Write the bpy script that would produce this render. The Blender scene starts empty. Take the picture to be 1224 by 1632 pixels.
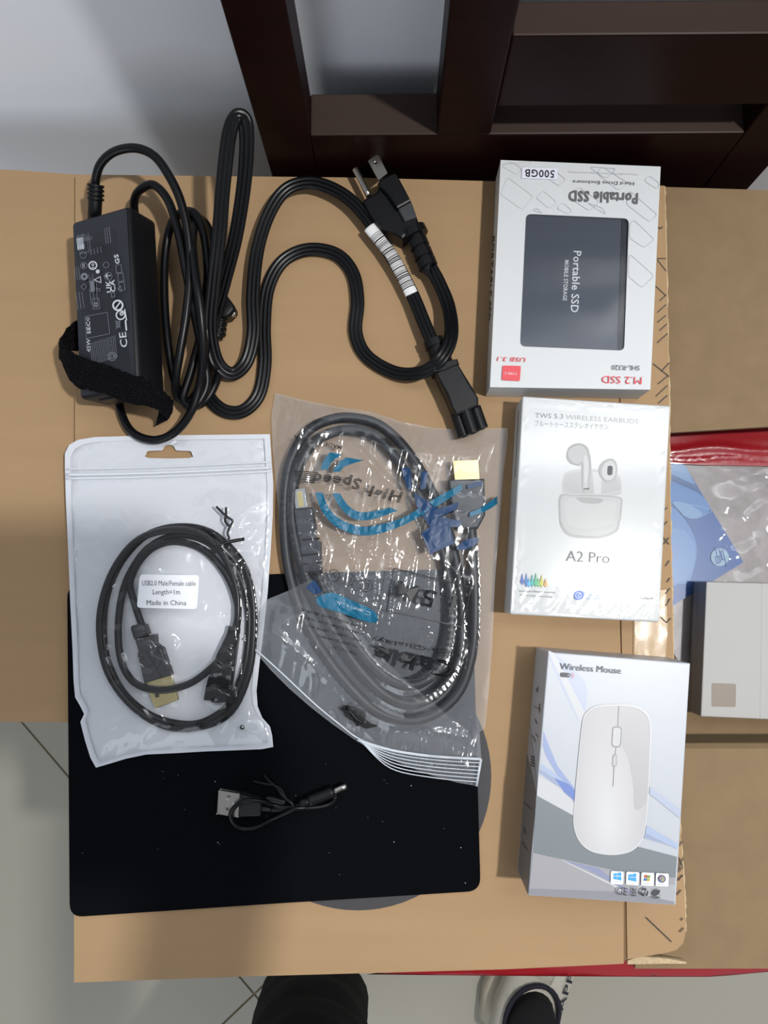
import bpy, bmesh, math, random
from mathutils import Vector, Matrix, noise
from mathutils.geometry import delaunay_2d_cdt
random.seed(7)
S = bpy.context.scene
COL = S.collection
# ------------------------------------------------------------------ camera
W_, H_, F_ = 1224.0, 1632.0, 1224.0
NAD = (625.0, 930.0)                     # where the plumb line under the camera lands in the photo
CAMZ = 0.5                               # metres above the box lid (the lid is z = 0)
_d = Vector(((NAD[0]-W_/2)/F_, -(NAD[1]-H_/2)/F_, -1.0)).normalized()
_Z = -_d
_X = (Vector((1, 0, 0)) - _d*_d.x).normalized()
_Y = _Z.cross(_X)
R_ = Matrix((_X, _Y, _Z))
C_ = Vector((0, 0, CAMZ))
cam = bpy.data.objects.new('camera', bpy.data.cameras.new('camera'))
COL.objects.link(cam)
cam.matrix_world = Matrix.Translation(C_) @ R_.to_4x4()
cam.data.sensor_fit = 'AUTO'
cam.data.sensor_width = 36.0
cam.data.lens = 36.0*F_/H_
cam.data.clip_start = 0.01
S.camera = cam
# ------------------------------------------------------------------ light
w = bpy.data.worlds.new('room_light'); S.world = w; w.use_nodes = True
w.node_tree.nodes['Background'].inputs[0].default_value = (0.86, 0.92, 1.0, 1)
w.node_tree.nodes['Background'].inputs[1].default_value = 0.38
lamp = bpy.data.objects.new('ceiling_lamp', bpy.data.lights.new('ceiling_lamp', 'POINT'))
COL.objects.link(lamp)
lamp.data.shadow_soft_size = 0.032; lamp.data.energy = 71.0
lamp.data.color = (1.0, 0.985, 0.96)
lamp.location = (0.55, -0.04, 1.42)
lamp.rotation_euler = (Vector((0, 0, 0))-Vector(lamp.location)).to_track_quat('-Z', 'Y').to_euler()
win = bpy.data.objects.new('window_daylight', bpy.data.lights.new('window_daylight', 'AREA'))
COL.objects.link(win); win.data.shape = 'RECTANGLE'; win.data.size = 1.7; win.data.size_y = 1.8; win.data.energy = 18.0; win.data.color = (.86, .93, 1.0)
win.location = (-.5, -2.3, 1.0); win.rotation_euler = (math.radians(82), 0, 0)
S.view_settings.view_transform = 'Standard'; S.view_settings.look = 'None'
S.view_settings.gamma = 1.0; S.view_settings.use_curve_mapping = False
S.view_settings.exposure = 0.0

# ------------------------------------------------------------------ projection of photo points onto real planes
def ray(x, y): return R_ @ Vector(((x-W_/2)/F_, -(y-H_/2)/F_, -1.0))
def P(x, y, z=0.0):
    r = ray(x, y); return C_ + r*((z-CAMZ)/r.z)
def PY(x, y, Y):
    r = ray(x, y); return C_ + r*(Y/r.y)
def on_z(z): return lambda x, y, l=0.0: P(x, y, z+l)
def on_plane(o, n):
    n = n.normalized()
    def f(x, y, l=0.0):
        r = ray(x, y); return C_ + r*((o-C_).dot(n)/r.dot(n)) + n*l
    return f
# ------------------------------------------------------------------ materials
def lin(c): return tuple(((v/255)/12.92 if v/255 <= .04045 else ((v/255+.055)/1.055)**2.4) for v in c)
MATS = {}
def mat(name, rgb, rough=.5, metal=0.0, var=0.0, vscale=40, bump=0.0, bscale=300, coat=0.0, crough=.08, spec=.5, stretch=(1, 1, 1), cbump=0, cbscale=60):
    if name in MATS: return MATS[name]
    m = bpy.data.materials.new(name); m.use_nodes = True; MATS[name] = m
    nt = m.node_tree; b = nt.nodes['Principled BSDF']; c = (*lin(rgb), 1)
    b.inputs['Base Color'].default_value = c
    b.inputs['Roughness'].default_value = rough; b.inputs['Metallic'].default_value = metal
    b.inputs['Specular IOR Level'].default_value = spec
    b.inputs['Coat Weight'].default_value = coat; b.inputs['Coat Roughness'].default_value = crough
    tc = nt.nodes.new('ShaderNodeTexCoord'); mp = nt.nodes.new('ShaderNodeMapping')
    mp.inputs['Scale'].default_value = stretch; nt.links.new(tc.outputs['Object'], mp.inputs[0])
    def nz(s, det=3):
        n = nt.nodes.new('ShaderNodeTexNoise'); n.inputs['Scale'].default_value = s; n.inputs['Detail'].default_value = det
        nt.links.new(mp.outputs[0], n.inputs[0]); return n
    n = nz(vscale); mx = nt.nodes.new('ShaderNodeMix'); mx.data_type = 'RGBA'
    v = max(var, .02)
    mx.inputs[6].default_value = (*[k*(1-v) for k in c[:3]], 1); mx.inputs[7].default_value = (*[min(1, k*(1+v)) for k in c[:3]], 1)
    nt.links.new(n.outputs[0], mx.inputs[0]); nt.links.new(mx.outputs[2], b.inputs['Base Color'])
    if bump:
        bp = nt.nodes.new('ShaderNodeBump'); bp.inputs['Strength'].default_value = bump; bp.inputs['Distance'].default_value = .001
        nt.links.new(nz(bscale).outputs[0], bp.inputs['Height']); nt.links.new(bp.outputs[0], b.inputs['Normal'])
    if cbump:
        bp = nt.nodes.new('ShaderNodeBump'); bp.inputs['Strength'].default_value = cbump; bp.inputs['Distance'].default_value = .001
        nt.links.new(nz(cbscale, 4).outputs[0], bp.inputs['Height']); nt.links.new(bp.outputs[0], b.inputs['Coat Normal'])
    return m
def film(name, tint=(.97, .97, .97), haze=.06, hazecol=(.8, .82, .85), rough=.1, refl=1.0, bump=.3, bscale=60, stretch=(1, 1, 1)):
    m = bpy.data.materials.new(name); m.use_nodes = True; MATS[name] = m
    nt = m.node_tree; nt.nodes.remove(nt.nodes['Principled BSDF']); out = nt.nodes['Material Output']
    N = nt.nodes.new; Lk = nt.links.new
    tr = N('ShaderNodeBsdfTransparent'); tr.inputs[0].default_value = (*tint, 1)
    gl = N('ShaderNodeBsdfGlossy'); gl.inputs['Roughness'].default_value = rough; gl.inputs[0].default_value = (1, 1, 1, 1)
    df = N('ShaderNodeBsdfDiffuse'); df.inputs[0].default_value = (*hazecol, 1)
    ge = N('ShaderNodeNewGeometry'); dt = N('ShaderNodeVectorMath'); dt.operation = 'DOT_PRODUCT'; ab = N('ShaderNodeMath'); ab.operation = 'ABSOLUTE'; om = N('ShaderNodeMath'); om.operation = 'SUBTRACT'; om.inputs[0].default_value = 1.0
    pw = N('ShaderNodeMath'); pw.operation = 'POWER'; pw.inputs[1].default_value = 5.0; fr = N('ShaderNodeMath'); fr.operation = 'MULTIPLY_ADD'; fr.inputs[1].default_value = .95; fr.inputs[2].default_value = .045
    Lk(ge.outputs['Incoming'], dt.inputs[0]); Lk(dt.outputs['Value'], ab.inputs[0]); Lk(ab.outputs[0], om.inputs[1]); Lk(om.outputs[0], pw.inputs[0]); Lk(pw.outputs[0], fr.inputs[0])
    mu = N('ShaderNodeMath'); mu.operation = 'MULTIPLY'; mu.inputs[1].default_value = refl; mu.use_clamp = True
    tc = N('ShaderNodeTexCoord'); mp = N('ShaderNodeMapping'); mp.inputs['Scale'].default_value = stretch; Lk(tc.outputs['Object'], mp.inputs[0])
    nz = N('ShaderNodeTexNoise'); nz.inputs['Scale'].default_value = bscale; nz.inputs['Detail'].default_value = 2; Lk(mp.outputs[0], nz.inputs[0])
    bp = N('ShaderNodeBump'); bp.inputs['Strength'].default_value = bump; bp.inputs['Distance'].default_value = .002
    Lk(nz.outputs[0], bp.inputs['Height']); Lk(bp.outputs[0], gl.inputs['Normal']); Lk(bp.outputs[0], dt.inputs[1])
    m1 = N('ShaderNodeMixShader'); m1.inputs[0].default_value = haze; Lk(tr.outputs[0], m1.inputs[1]); Lk(df.outputs[0], m1.inputs[2])
    m2 = N('ShaderNodeMixShader'); Lk(fr.outputs[0], mu.inputs[0]); Lk(mu.outputs[0], m2.inputs[0]); Lk(m1.outputs[0], m2.inputs[1]); Lk(gl.outputs[0], m2.inputs[2])
    Lk(m2.outputs[0], out.inputs[0]); return m
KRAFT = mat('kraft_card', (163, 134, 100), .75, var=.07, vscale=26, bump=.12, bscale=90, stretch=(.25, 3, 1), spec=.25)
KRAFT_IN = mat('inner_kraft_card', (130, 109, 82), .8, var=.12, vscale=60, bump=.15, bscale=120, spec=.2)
KRAFT_EDGE = mat('torn_card_edge', (188, 166, 132), .9, var=.25, vscale=500, bump=.8, bscale=600)
INK = mat('black_ink', (42, 38, 36), .6)
DISC = mat('grey_black_ink', (58, 57, 60), .65, var=.1)
WALL = mat('white_wall_paint', (236, 240, 247), .75, var=.02, vscale=5, bump=.12, bscale=120)
TILE = mat('glazed_tile', (168, 163, 150), .25, var=.03, vscale=3)
GROUT = mat('tile_grout', (150, 138, 112), .9, var=.2)
WOOD = mat('dark_mahogany', (25, 7, 7), .42, var=.35, vscale=18, bump=.08, bscale=60, stretch=(1, 1, 6), spec=.1)
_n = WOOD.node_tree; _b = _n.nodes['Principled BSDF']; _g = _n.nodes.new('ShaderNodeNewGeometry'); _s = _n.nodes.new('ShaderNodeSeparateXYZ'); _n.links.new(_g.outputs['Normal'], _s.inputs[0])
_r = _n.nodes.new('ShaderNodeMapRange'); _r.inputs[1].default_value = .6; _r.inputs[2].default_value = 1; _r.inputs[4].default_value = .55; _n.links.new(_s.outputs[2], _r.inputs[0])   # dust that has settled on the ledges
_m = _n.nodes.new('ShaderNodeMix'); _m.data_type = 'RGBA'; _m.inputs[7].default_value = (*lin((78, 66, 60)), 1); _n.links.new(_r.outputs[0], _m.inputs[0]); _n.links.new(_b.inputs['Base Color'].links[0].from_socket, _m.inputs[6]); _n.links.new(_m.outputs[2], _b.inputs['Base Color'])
BLACKP = mat('black_plastic', (11, 12, 15), .42, spec=.3, var=.1, bump=.06, bscale=1500)
BLACKC = mat('black_cable', (9, 10, 13), .34, var=.1, spec=.28)
BLACKM = mat('black_matte_shell', (11, 12, 16), .5, spec=.3, var=.06, bump=.12, bscale=2500)
VELCRO = mat('black_velcro', (8, 8, 11), .95, var=.8, vscale=1500, bump=1.0, bscale=1200, spec=.1)
CLOTH = mat('black_mouse_pad_cloth', (6, 8, 12), .95, var=.5, vscale=1500, bump=.5, bscale=1800, spec=.08)
STEEL = mat('nickel_plate', (190, 186, 178), .28, metal=1.0, var=.04)
GOLDP = mat('pale_gold_plate', (205, 190, 140), .32, metal=1.0, var=.05)
GREYC = mat('dark_grey_cable', (24, 28, 34), .48, var=.1)
WHITEB = mat('white_card', (206, 209, 211), .5, var=.01)
PEARL = mat('silver_pearl_card', (178, 182, 189), .38, var=.015)
# ------------------------------------------------------------------ object helpers
def tag(o, label=None, cat=None, group=None, kind=None):
    if label: o['label'] = label
    if cat: o['category'] = cat
    if group: o['group'] = group
    if kind: o['kind'] = kind
    return o
def thing(name, label, cat, loc, group=None):
    o = bpy.data.objects.new(name, None); COL.objects.link(o); o.empty_display_size = .02
    o.location = loc; o['base'] = tuple(loc); return tag(o, label, cat, group)
def base_of(p):
    return Vector(p['base']) if p is not None and 'base' in p else Vector((0, 0, 0))
def obj(name, bm, m, parent=None, smooth=False, loc=None):
    me = bpy.data.meshes.new(name)
    bmesh.ops.recalc_face_normals(bm, faces=bm.faces[:]) if getattr(bm, 'fixn', True) and len(bm.faces) < 60000 else None
    b = base_of(parent) if parent is not None else Vector(loc or (0, 0, 0))
    bm.transform(Matrix.Translation(-b)); bm.to_mesh(me); bm.free()
    for f in me.polygons: f.use_smooth = smooth
    me.materials.append(m); o = bpy.data.objects.new(name, me); COL.objects.link(o)
    if parent is not None:
        o.parent = parent; o['base'] = tuple(b)
    else: o.location = b
    return o
def clean():
    for o in bpy.data.objects:
        if 'base' in o: del o['base']
def flat(name, bm, m, parent):           # keep the face winding as made (prints, films)
    me = bpy.data.meshes.new(name); b = base_of(parent)
    bm.transform(Matrix.Translation(-b)); bm.normal_update(); bm.to_mesh(me); bm.free()
    me.materials.append(m); o = bpy.data.objects.new(name, me); COL.objects.link(o); o.parent = parent; o['base'] = tuple(b); return o
# ------------------------------------------------------------------ shape helpers
def inside(p, poly):
    x, y = p; c = False; n = len(poly); j = n-1
    for i in range(n):
        xi, yi = poly[i]; xj, yj = poly[j]
        if (yi > y) != (yj > y) and x < (xj-xi)*(y-yi)/(yj-yi)+xi: c = not c
        j = i
    return c
def dist(p, poly):
    x, y = p; b = 1e9; n = len(poly)
    for i in range(n):
        ax, ay = poly[i]; bx, by = poly[(i+1) % n]; dx, dy = bx-ax, by-ay; l = dx*dx+dy*dy
        t = 0 if l == 0 else max(0, min(1, ((x-ax)*dx+(y-ay)*dy)/l))
        q = (x-ax-t*dx)**2+(y-ay-t*dy)**2
        if q < b: b = q
    return math.sqrt(b)
def smoothloop(pts, n=4, closed=True):
    out = []; N = len(pts); rng = range(N) if closed else range(N-1)
    for i in rng:
        g = lambda k: pts[k % N] if closed else pts[max(0, min(N-1, k))]
        a, b, c, d = g(i-1), g(i), g(i+1), g(i+2)
        for s in range(n):
            t = s/n
            out.append(tuple(.5*((2*b[k])+(-a[k]+c[k])*t+(2*a[k]-5*b[k]+4*c[k]-d[k])*t*t+(-a[k]+3*b[k]-3*c[k]+d[k])*t**3) for k in range(len(b))))
    if not closed: out.append(tuple(pts[-1]))
    return out
def fill(outline, holes=(), spacing=None, jitter=.25):
    vs = []; es = []
    def loop(l):
        s = len(vs); k = len(l)
        for p in l: vs.append(Vector((p[0], p[1])))
        es.extend((s+i, s+(i+1) % k) for i in range(k))
    loop(outline)
    for h in holes: loop(h)
    if spacing:
        x0 = min(p[0] for p in outline); x1 = max(p[0] for p in outline); y0 = min(p[1] for p in outline); y1 = max(p[1] for p in outline)
        y = y0+spacing*.5; r = 0
        while y < y1:
            x = x0+spacing*(.5 if r % 2 else 1)
            while x < x1:
                q = (x+random.uniform(-1, 1)*jitter*spacing, y+random.uniform(-1, 1)*jitter*spacing)
                if inside(q, outline) and not any(inside(q, h) for h in holes) and dist(q, outline) > spacing*.4 and all(dist(q, h) > spacing*.4 for h in holes):
                    vs.append(Vector(q))
                x += spacing
            y += spacing*.866; r += 1
    v, e, f, *_ = delaunay_2d_cdt(vs, es, [], 0, 1e-5)
    tris = []
    for t in f:
        c = ((v[t[0]].x+v[t[1]].x+v[t[2]].x)/3, (v[t[0]].y+v[t[1]].y+v[t[2]].y)/3)
        if inside(c, outline) and not any(inside(c, h) for h in holes): tris.append(t)
    return [(p.x, p.y) for p in v], tris
def sheet(bm, outline, mapper, holes=(), spacing=None, lift=0.0):
    v, t = fill(outline, holes, spacing)
    used = {i for q in t for i in q}
    bv = {i: bm.verts.new(mapper(v[i][0], v[i][1], lift)) for i in used}
    for q in t:
        a, b, c = (bv[i] for i in q)
        n = (b.co-a.co).cross(c.co-a.co)
        try: bm.faces.new((a, b, c) if n.dot(C_-a.co) > 0 else (a, c, b))
        except ValueError: pass
def slab(bm, outline, z1, z0, holes=(), zf=None):
    """solid plate: photo outline taken at height z1 on its top, straight down to z0"""
    v, t = fill(outline, holes)
    top = [bm.verts.new(P(p[0], p[1], z1)) for p in v]; bot = [bm.verts.new((q.co.x, q.co.y, z0)) for q in top]
    for a, b, c in t: bm.faces.new((top[a], top[b], top[c])); bm.faces.new((bot[c], bot[b], bot[a]))
    s = 0
    for l in (outline, *holes):
        k = len(l)
        for i in range(k):
            a, b = s+i, s+(i+1) % k
            try: bm.faces.new((top[a], top[b], bot[b], bot[a]))
            except (ValueError, IndexError): pass
        s += k
def cham(bm, outline, z1, z0, r=.0015):
    """like slab with a rounded-over top edge (convex-ish outlines)"""
    w_ = [P(x, y, z1) for x, y in outline]; c = sum(w_, Vector())/len(w_); rings = []
    for k, (dz, ins) in enumerate(((z0-z1, 0), (-r, 0), (-r*.3, r*.3), (0, r))):
        ring = []
        for p in w_:
            d = p-c; L = d.length
            q = c+d*(1-ins/L if L > 0 else 1); ring.append(bm.verts.new((q.x, q.y, z1+dz)))
        rings.append(ring)
    n = len(w_)
    for a, b in zip(rings, rings[1:]):
        for i in range(n): bm.faces.new((a[i], a[(i+1) % n], b[(i+1) % n], b[i]))
    bm.faces.new(rings[-1]); bm.faces.new(rings[0][::-1])
def box(bm, x0, x1, y0, y1, z0, z1):
    r = bmesh.ops.create_cube(bm, size=1)
    for v in r['verts']: v.co = Vector(((x0+x1)/2+v.co.x*(x1-x0), (y0+y1)/2+v.co.y*(y1-y0), (z0+z1)/2+v.co.z*(z1-z0)))
    return r['verts']
def hexa(bm, t4, b4):
    T = [bm.verts.new(p) for p in t4]; B = [bm.verts.new(p) for p in b4]
    bm.faces.new(T); bm.faces.new(B[::-1])
    for i in range(4): bm.faces.new((T[i], B[i], B[(i+1) % 4], T[(i+1) % 4]))
def bev(bm, w_, seg=2, ang=.5):
    bm.normal_update()
    e = [k for k in bm.edges if len(k.link_faces) == 2 and k.calc_face_angle(0) > ang]
    bmesh.ops.bevel(bm, geom=e, offset=w_, segments=seg, affect='EDGES', profile=.5)
def sweep(bm, pts, prof, caps=True, scale=None):
    """pts world points; prof list of (sideways, up) offsets"""
    rings = []; n = len(pts); prevw = None
    for i, p in enumerate(pts):
        t = (pts[min(n-1, i+1)]-pts[max(0, i-1)])
        t = t.normalized() if t.length > 1e-9 else Vector((1, 0, 0))
        wv = t.cross(Vector((0, 0, 1)))
        if wv.length < .15 and prevw is not None: wv = prevw-t*prevw.dot(t)
        wv.normalize()
        if prevw is not None and wv.dot(prevw) < -.3: wv = -wv if wv.dot(prevw) < -.95 else wv
        prevw = wv; u = wv.cross(t); s = scale(i/(n-1)) if scale else 1
        rings.append([bm.verts.new(p+wv*a*s+u*b*s) for a, b in prof])
    k = len(prof)
    for a, b in zip(rings, rings[1:]):
        for i in range(k): bm.faces.new((a[i], a[(i+1) % k], b[(i+1) % k], b[i]))
    if caps: bm.faces.new(rings[0][::-1]); bm.faces.new(rings[-1])
def circ(r, n=12): return [(r*math.cos(2*math.pi*i/n), r*math.sin(2*math.pi*i/n)) for i in range(n)]
def path(pts, n=6):
    """photo points with a height each -> smooth world path"""
    return [P(*q) for q in smoothloop([(p[0], p[1], p[2]) for p in pts], n, False)]
def tube(bm, pts, r, n=6, k=12, scale=None): sweep(bm, path(pts, n), circ(r, k), scale=scale)
def lobes(wd, th):                       # flat three-core flex: three round cores side by side
    r = th/2; c = wd/2-r; out = []
    for cx in (-c, 0, c):
        a0, a1 = (200, 40) if cx < 0 else (140, 40) if cx == 0 else (140, -20)
        if cx == -c: a0 = 180
        if cx == c: a1 = 0
        out += [(cx+r*math.cos(math.radians(a0+(a1-a0)*k/6)), r*math.sin(math.radians(a0+(a1-a0)*k/6))) for k in range(7)]
    return (out+[(x, -y) for x, y in out[::-1][1:-1]])[::-1]
def ell(cx, cy, rx, ry, n=24, rot=0, a0=0, a1=360):
    o = []
    full = abs(a1-a0) >= 360
    for i in range(n if full else n+1):
        a = math.radians(a0+(a1-a0)*i/n); x, y = rx*math.cos(a), ry*math.sin(a); c, s = math.cos(math.radians(rot)), math.sin(math.radians(rot))
        o.append((cx+x*c-y*s, cy+x*s+y*c))
    return o
def rrect(p, r, n=4):
    """rounded version of a photo polygon"""
    out = []; k = len(p)
    for i in range(k):
        a, b, c = Vector(p[i-1][:2]), Vector(p[i][:2]), Vector(p[(i+1) % k][:2])
        u = (a-b).normalized(); v = (c-b).normalized(); q = min(r, (a-b).length*.49, (c-b).length*.49)
        s, e = b+u*q, b+v*q
        for j in range(n+1):
            t = j/n; out.append(tuple((1-t)**2*s+2*t*(1-t)*b+t*t*e))
    return out
TX = {}
def glyphs(body, bold=0.0):
    k = (body, bold)
    if k not in TX:
        cu = bpy.data.curves.new('type', 'FONT'); cu.body = body; cu.size = 1; cu.resolution_u = 2; cu.offset = bold*.8; cu.space_character = 1+bold*3
        o = bpy.data.objects.new('type', cu); me = bpy.data.meshes.new_from_object(o)
        TX[k] = ([(v.co.x, v.co.y) for v in me.vertices], [tuple(f.vertices) for f in me.polygons])
        bpy.data.objects.remove(o); bpy.data.curves.remove(cu); bpy.data.meshes.remove(me)
    return TX[k]
class Prints:
    """flat print on a surface; one mesh per ink"""
    def __init__(s, parent, mapper, step=.00004): s.p = parent; s.m = mapper; s.b = {}; s.l = .00012; s.step = step
    def bm(s, m, name):
        k = (m.name, name) if 'line' in name or 'small' in name else (m.name, name, len(s.b))
        if k not in s.b: s.b[k] = (bmesh.new(), m, name)
        s.l += s.step
        return s.b[k][0]
    def text(s, m, body, p0, p1, cap, bold=0.0, name='lettering', slant=0.0):
        v, f = glyphs(body, bold); bm = s.bm(m, name)
        if not v: return
        x0 = min(q[0] for q in v); x1 = max(q[0] for q in v); a, b = Vector(p0), Vector(p1); d = b-a
        dn = d.normalized(); up = Vector((dn.y, -dn.x)); sc = cap/.72
        bv = [bm.verts.new(s.m(*(a+d*((q[0]-x0)/(x1-x0))+(up+dn*slant)*q[1]*sc), s.l)) for q in v]
        for t in f:
            try: bm.faces.new([bv[i] for i in t])
            except ValueError: pass
    def poly(s, m, pts, name='printed_mark', spacing=None, holes=()):
        sheet(s.bm(m, name), pts, s.m, holes, spacing, s.l)
    def line(s, m, pts, w_, name='printed_line', closed=False):
        pts = list(pts)+([pts[0]] if closed else []); bm = s.bm(m, name)
        for a, b in zip(pts, pts[1:]):
            a, b = Vector(a[:2]), Vector(b[:2]); d = b-a
            if d.length < 1e-6: continue
            d.normalize(); n = Vector((-d.y, d.x))*w_/2; e = d*w_*.3
            q = [a+n-e, b+n+e, b-n+e, a-n-e]
            bm.faces.new([bm.verts.new(s.m(*t, s.l)) for t in q])
    def ring(s, m, cx, cy, r, w_, name='printed_mark', n=20): s.poly(m, ell(cx, cy, r, r, n), name, holes=[ell(cx, cy, r-w_, r-w_, n)])
    def done(s):
        for bm, m, name in s.b.values():
            for f in bm.faces:
                f.normal_update()
                if f.normal.dot(C_-f.calc_center_median()) < 0: f.normal_flip()
            o = flat(name, bm, m, s.p)
            if 'line' in name or 'small' in name or 'striped' in name: o['kind'] = 'stuff'

# ================================================================== SETTING
FZ = -0.70
bm = bmesh.new(); box(bm, -2.6, 2.6, -2.4, .335, FZ-.05, FZ-.003)
floor = tag(obj('floor', bm, GROUT), kind='structure')
e1 = Vector((.678, -.735, 0)); e2 = Vector((.735, .678, 0)); O = Vector((-.2055, -.607, FZ)); TS = .60
tm = None
for i in range(-4, 4):
    for j in range(-4, 4):
        c = O+e1*(i+.5)*TS+e2*(j+.5)*TS
        if c.y > .335+.2 or c.y < -2.4 or abs(c.x) > 2.5: continue
        h = TS/2-.0016
        q = [c+e1*a*h+e2*b*h for a, b in ((-1, -1), (1, -1), (1, 1), (-1, 1))]
        if max(k.y for k in q) > .334:
            poly = []                    # tiles cut where they meet the wall
            for a, b in zip(q, q[1:]+q[:1]):
                if a.y <= .333: poly.append(a)
                if (a.y-.333)*(b.y-.333) < 0: poly.append(a.lerp(b, (.333-a.y)/(b.y-a.y)))
            if len(poly) < 3: continue
            q = poly
        bm = bmesh.new(); t = [bm.verts.new(k) for k in q]; b_ = [bm.verts.new(k-Vector((0, 0, .006))) for k in q]; n = len(q)
        bm.faces.new(t); [bm.faces.new((t[k], b_[k], b_[(k+1) % n], t[(k+1) % n])) for k in range(n)]
        obj('floor_tile', bm, TILE, floor)
bm = bmesh.new(); box(bm, -2.6, 2.6, .335, .42, FZ-.05, 1.9)
tag(obj('wall_back', bm, WALL), kind='structure')

# ================================================================== CHAIR
YF, YB = .2838, .3120
chair = thing('wooden_chair', 'dark mahogany wooden chair with cut-out panelled back standing against the white wall', 'chair', (.085, .1, FZ))
def plank(name, x0, x1, z0, z1, y0=YF, y1=YB, parent=chair, m=WOOD, b=.0012):
    bm = bmesh.new(); box(bm, x0, x1, y0, y1, z0, z1); bev(bm, b, 2); return obj(name, bm, m, parent)
zb = .0362
plank('back_stile', -.0840, -.0520, FZ, .42)
plank('back_stile', .0285, .0628, zb, .34)
plank('back_stile', .2235, .2575, FZ, .42)
plank('bottom_rail', -.0520, .2235, -.12, zb)
plank('back_rail', .0628, .2235, .0648, .1245, YF, .3030)
plank('back_rail', .0628, .2235, .20, .26, YF, .3030)
plank('top_rail', -.0520, .2235, .34, .42)
plank('seat', -.09, .265, -.275, -.2505, -.14, .283)
for x in (-.085, .225): plank('front_leg', x, x+.034, FZ, -.275, -.13, -.096)
plank('seat_apron', -.05, .224, -.325, -.275, -.125, -.105)
for x in (-.082, .228): plank('seat_apron', x, x+.025, -.325, -.275, -.095, .283)
plank('stretcher', -.05, .224, -.52, -.49, .287, .308)

# ================================================================== LARGE CARDBOARD BOX
cb = thing('cardboard_box', 'large brown cardboard carton lying open on the chair, holding up all the items', 'box', (.1, .02, -.25))
for x0, x1, y0, y1 in ((-.193, -.189, -.222, .262), (.400, .404, -.222, .262), (-.189, .400, -.222, -.218), (-.189, .400, .258, .262)):
    bm = bmesh.new(); box(bm, x0, x1, y0, y1, -.25, -.0195); obj('side_panel', bm, KRAFT, cb)
bm = bmesh.new(); box(bm, -.189, .400, -.218, .258, -.25, -.246); obj('bottom_panel', bm, KRAFT, cb)
def card(name, pts, z1, th, m, parent=cb): 
    bm = bmesh.new(); slab(bm, pts, z1, z1-th); return obj(name, bm, m, parent)
lid = card('lid_flap', [(120, 278), (560, 283), (987, 294), (986, 900), (994, 1300), (994, 1536), (800, 1545), (400, 1556), (118, 1566)], 0, .004, KRAFT)
card('lid_strip', [(989.5, 294), (1059, 296), (1062, 420), (1066, 600), (1068, 800), (1071, 950), (1074, 1100), (1083, 1300), (1091, 1420), (1093, 1485), (1089, 1503), (1078, 1514), (1060, 1519), (1000, 1529), (996.5, 1300), (988.5, 900)], 0, .004, KRAFT)
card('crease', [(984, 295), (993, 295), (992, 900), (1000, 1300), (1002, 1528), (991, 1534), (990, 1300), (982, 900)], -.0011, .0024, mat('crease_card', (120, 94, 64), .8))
edge = [(1059, 297), (1062, 420), (1066, 600), (1068, 800), (1071, 950), (1074, 1100), (1083, 1300), (1091, 1420), (1093, 1485)]
bm = bmesh.new(); rnd = random.Random(3); el = smoothloop(edge, 14, False)
out = [(x-.8, y) for x, y in el]+[(x+rnd.uniform(.3, 2.6), y) for x, y in el[::-1]]
slab(bm, out, -.0004, -.0034); obj('torn_edge', bm, KRAFT_EDGE, cb)
card('side_flap', [(-190, 262), (0, 270), (40, 272), (90, 276), (132, 279), (132, 1151), (60, 1151), (-190, 1149)], -.0062, .004, KRAFT)
# flaps on the right, under the lid, and what they leave open
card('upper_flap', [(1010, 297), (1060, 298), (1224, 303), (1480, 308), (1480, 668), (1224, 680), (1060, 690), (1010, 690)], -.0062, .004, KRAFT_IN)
bm = bmesh.new()
rows = [(1189, -.026), (1189.5, -.021), (1191.5, -.0168), (1196, -.0148), (1204, -.014), (1540, -.014)]
pr_ = None
for y, z in rows:
    r = [bm.verts.new(P(x, y, z)) for x in (1010, 1090, 1224, 1330, 1480)]
    if pr_: [bm.faces.new((pr_[k], pr_[k+1], r[k+1], r[k])) for k in range(4)]
    pr_ = r
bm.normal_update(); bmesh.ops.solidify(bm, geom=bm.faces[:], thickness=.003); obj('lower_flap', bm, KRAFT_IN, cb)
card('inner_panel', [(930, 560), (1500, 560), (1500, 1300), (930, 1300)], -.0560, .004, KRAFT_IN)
card('under_flap', [(1000, 1531), (1020, 1524), (1060, 1527), (1094, 1533), (1094, 1536), (1060, 1536), (1000, 1537)], -.0052, .0028, KRAFT_EDGE)
# packing tape
TAPE = mat('brown_packing_tape', (172, 144, 106), .4, coat=.22, crough=.22, cbump=.08, cbscale=150, var=.06)
bm = bmesh.new(); tp = [(1009, 940), (1062, 940), (1064, 1010), (1060, 1120), (1010, 1120)]
sheet(bm, tp, lambda x, y, l=0: P(x, y, .0003+.0005*(noise.noise(Vector((x*.05, y*.03, 2)))+.5)), spacing=4)
flat('packing_tape', bm, TAPE, cb)
pk = Prints(cb, on_z(0))
pk.poly(DISC, ell(570, 1237, 213, 214, 72), 'printed_disc')
def cr(L, s, ox, oy): return [[(x/s+ox, y/s+oy) for x, y in l] for l in L]
for l in cr([[(305, 632), (350, 632)], [(305, 640), (352, 700)], [(295, 785), (352, 838)], [(318, 865), (352, 835)], [(305, 930), (352, 888)], [(305, 985), (350, 948)], [(318, 1030), (356, 995)],
            [(305, 1098), (360, 1048)], [(282, 1215), (370, 1285)], [(328, 1255), (370, 1210)], [(310, 1325), (365, 1280)], [(298, 1393), (360, 1335)], [(312, 1432), (360, 1390)], [(308, 458), (322, 466), (334, 456)]], 3.473, 960, 230): pk.line(INK, l, 1.5)
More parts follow.
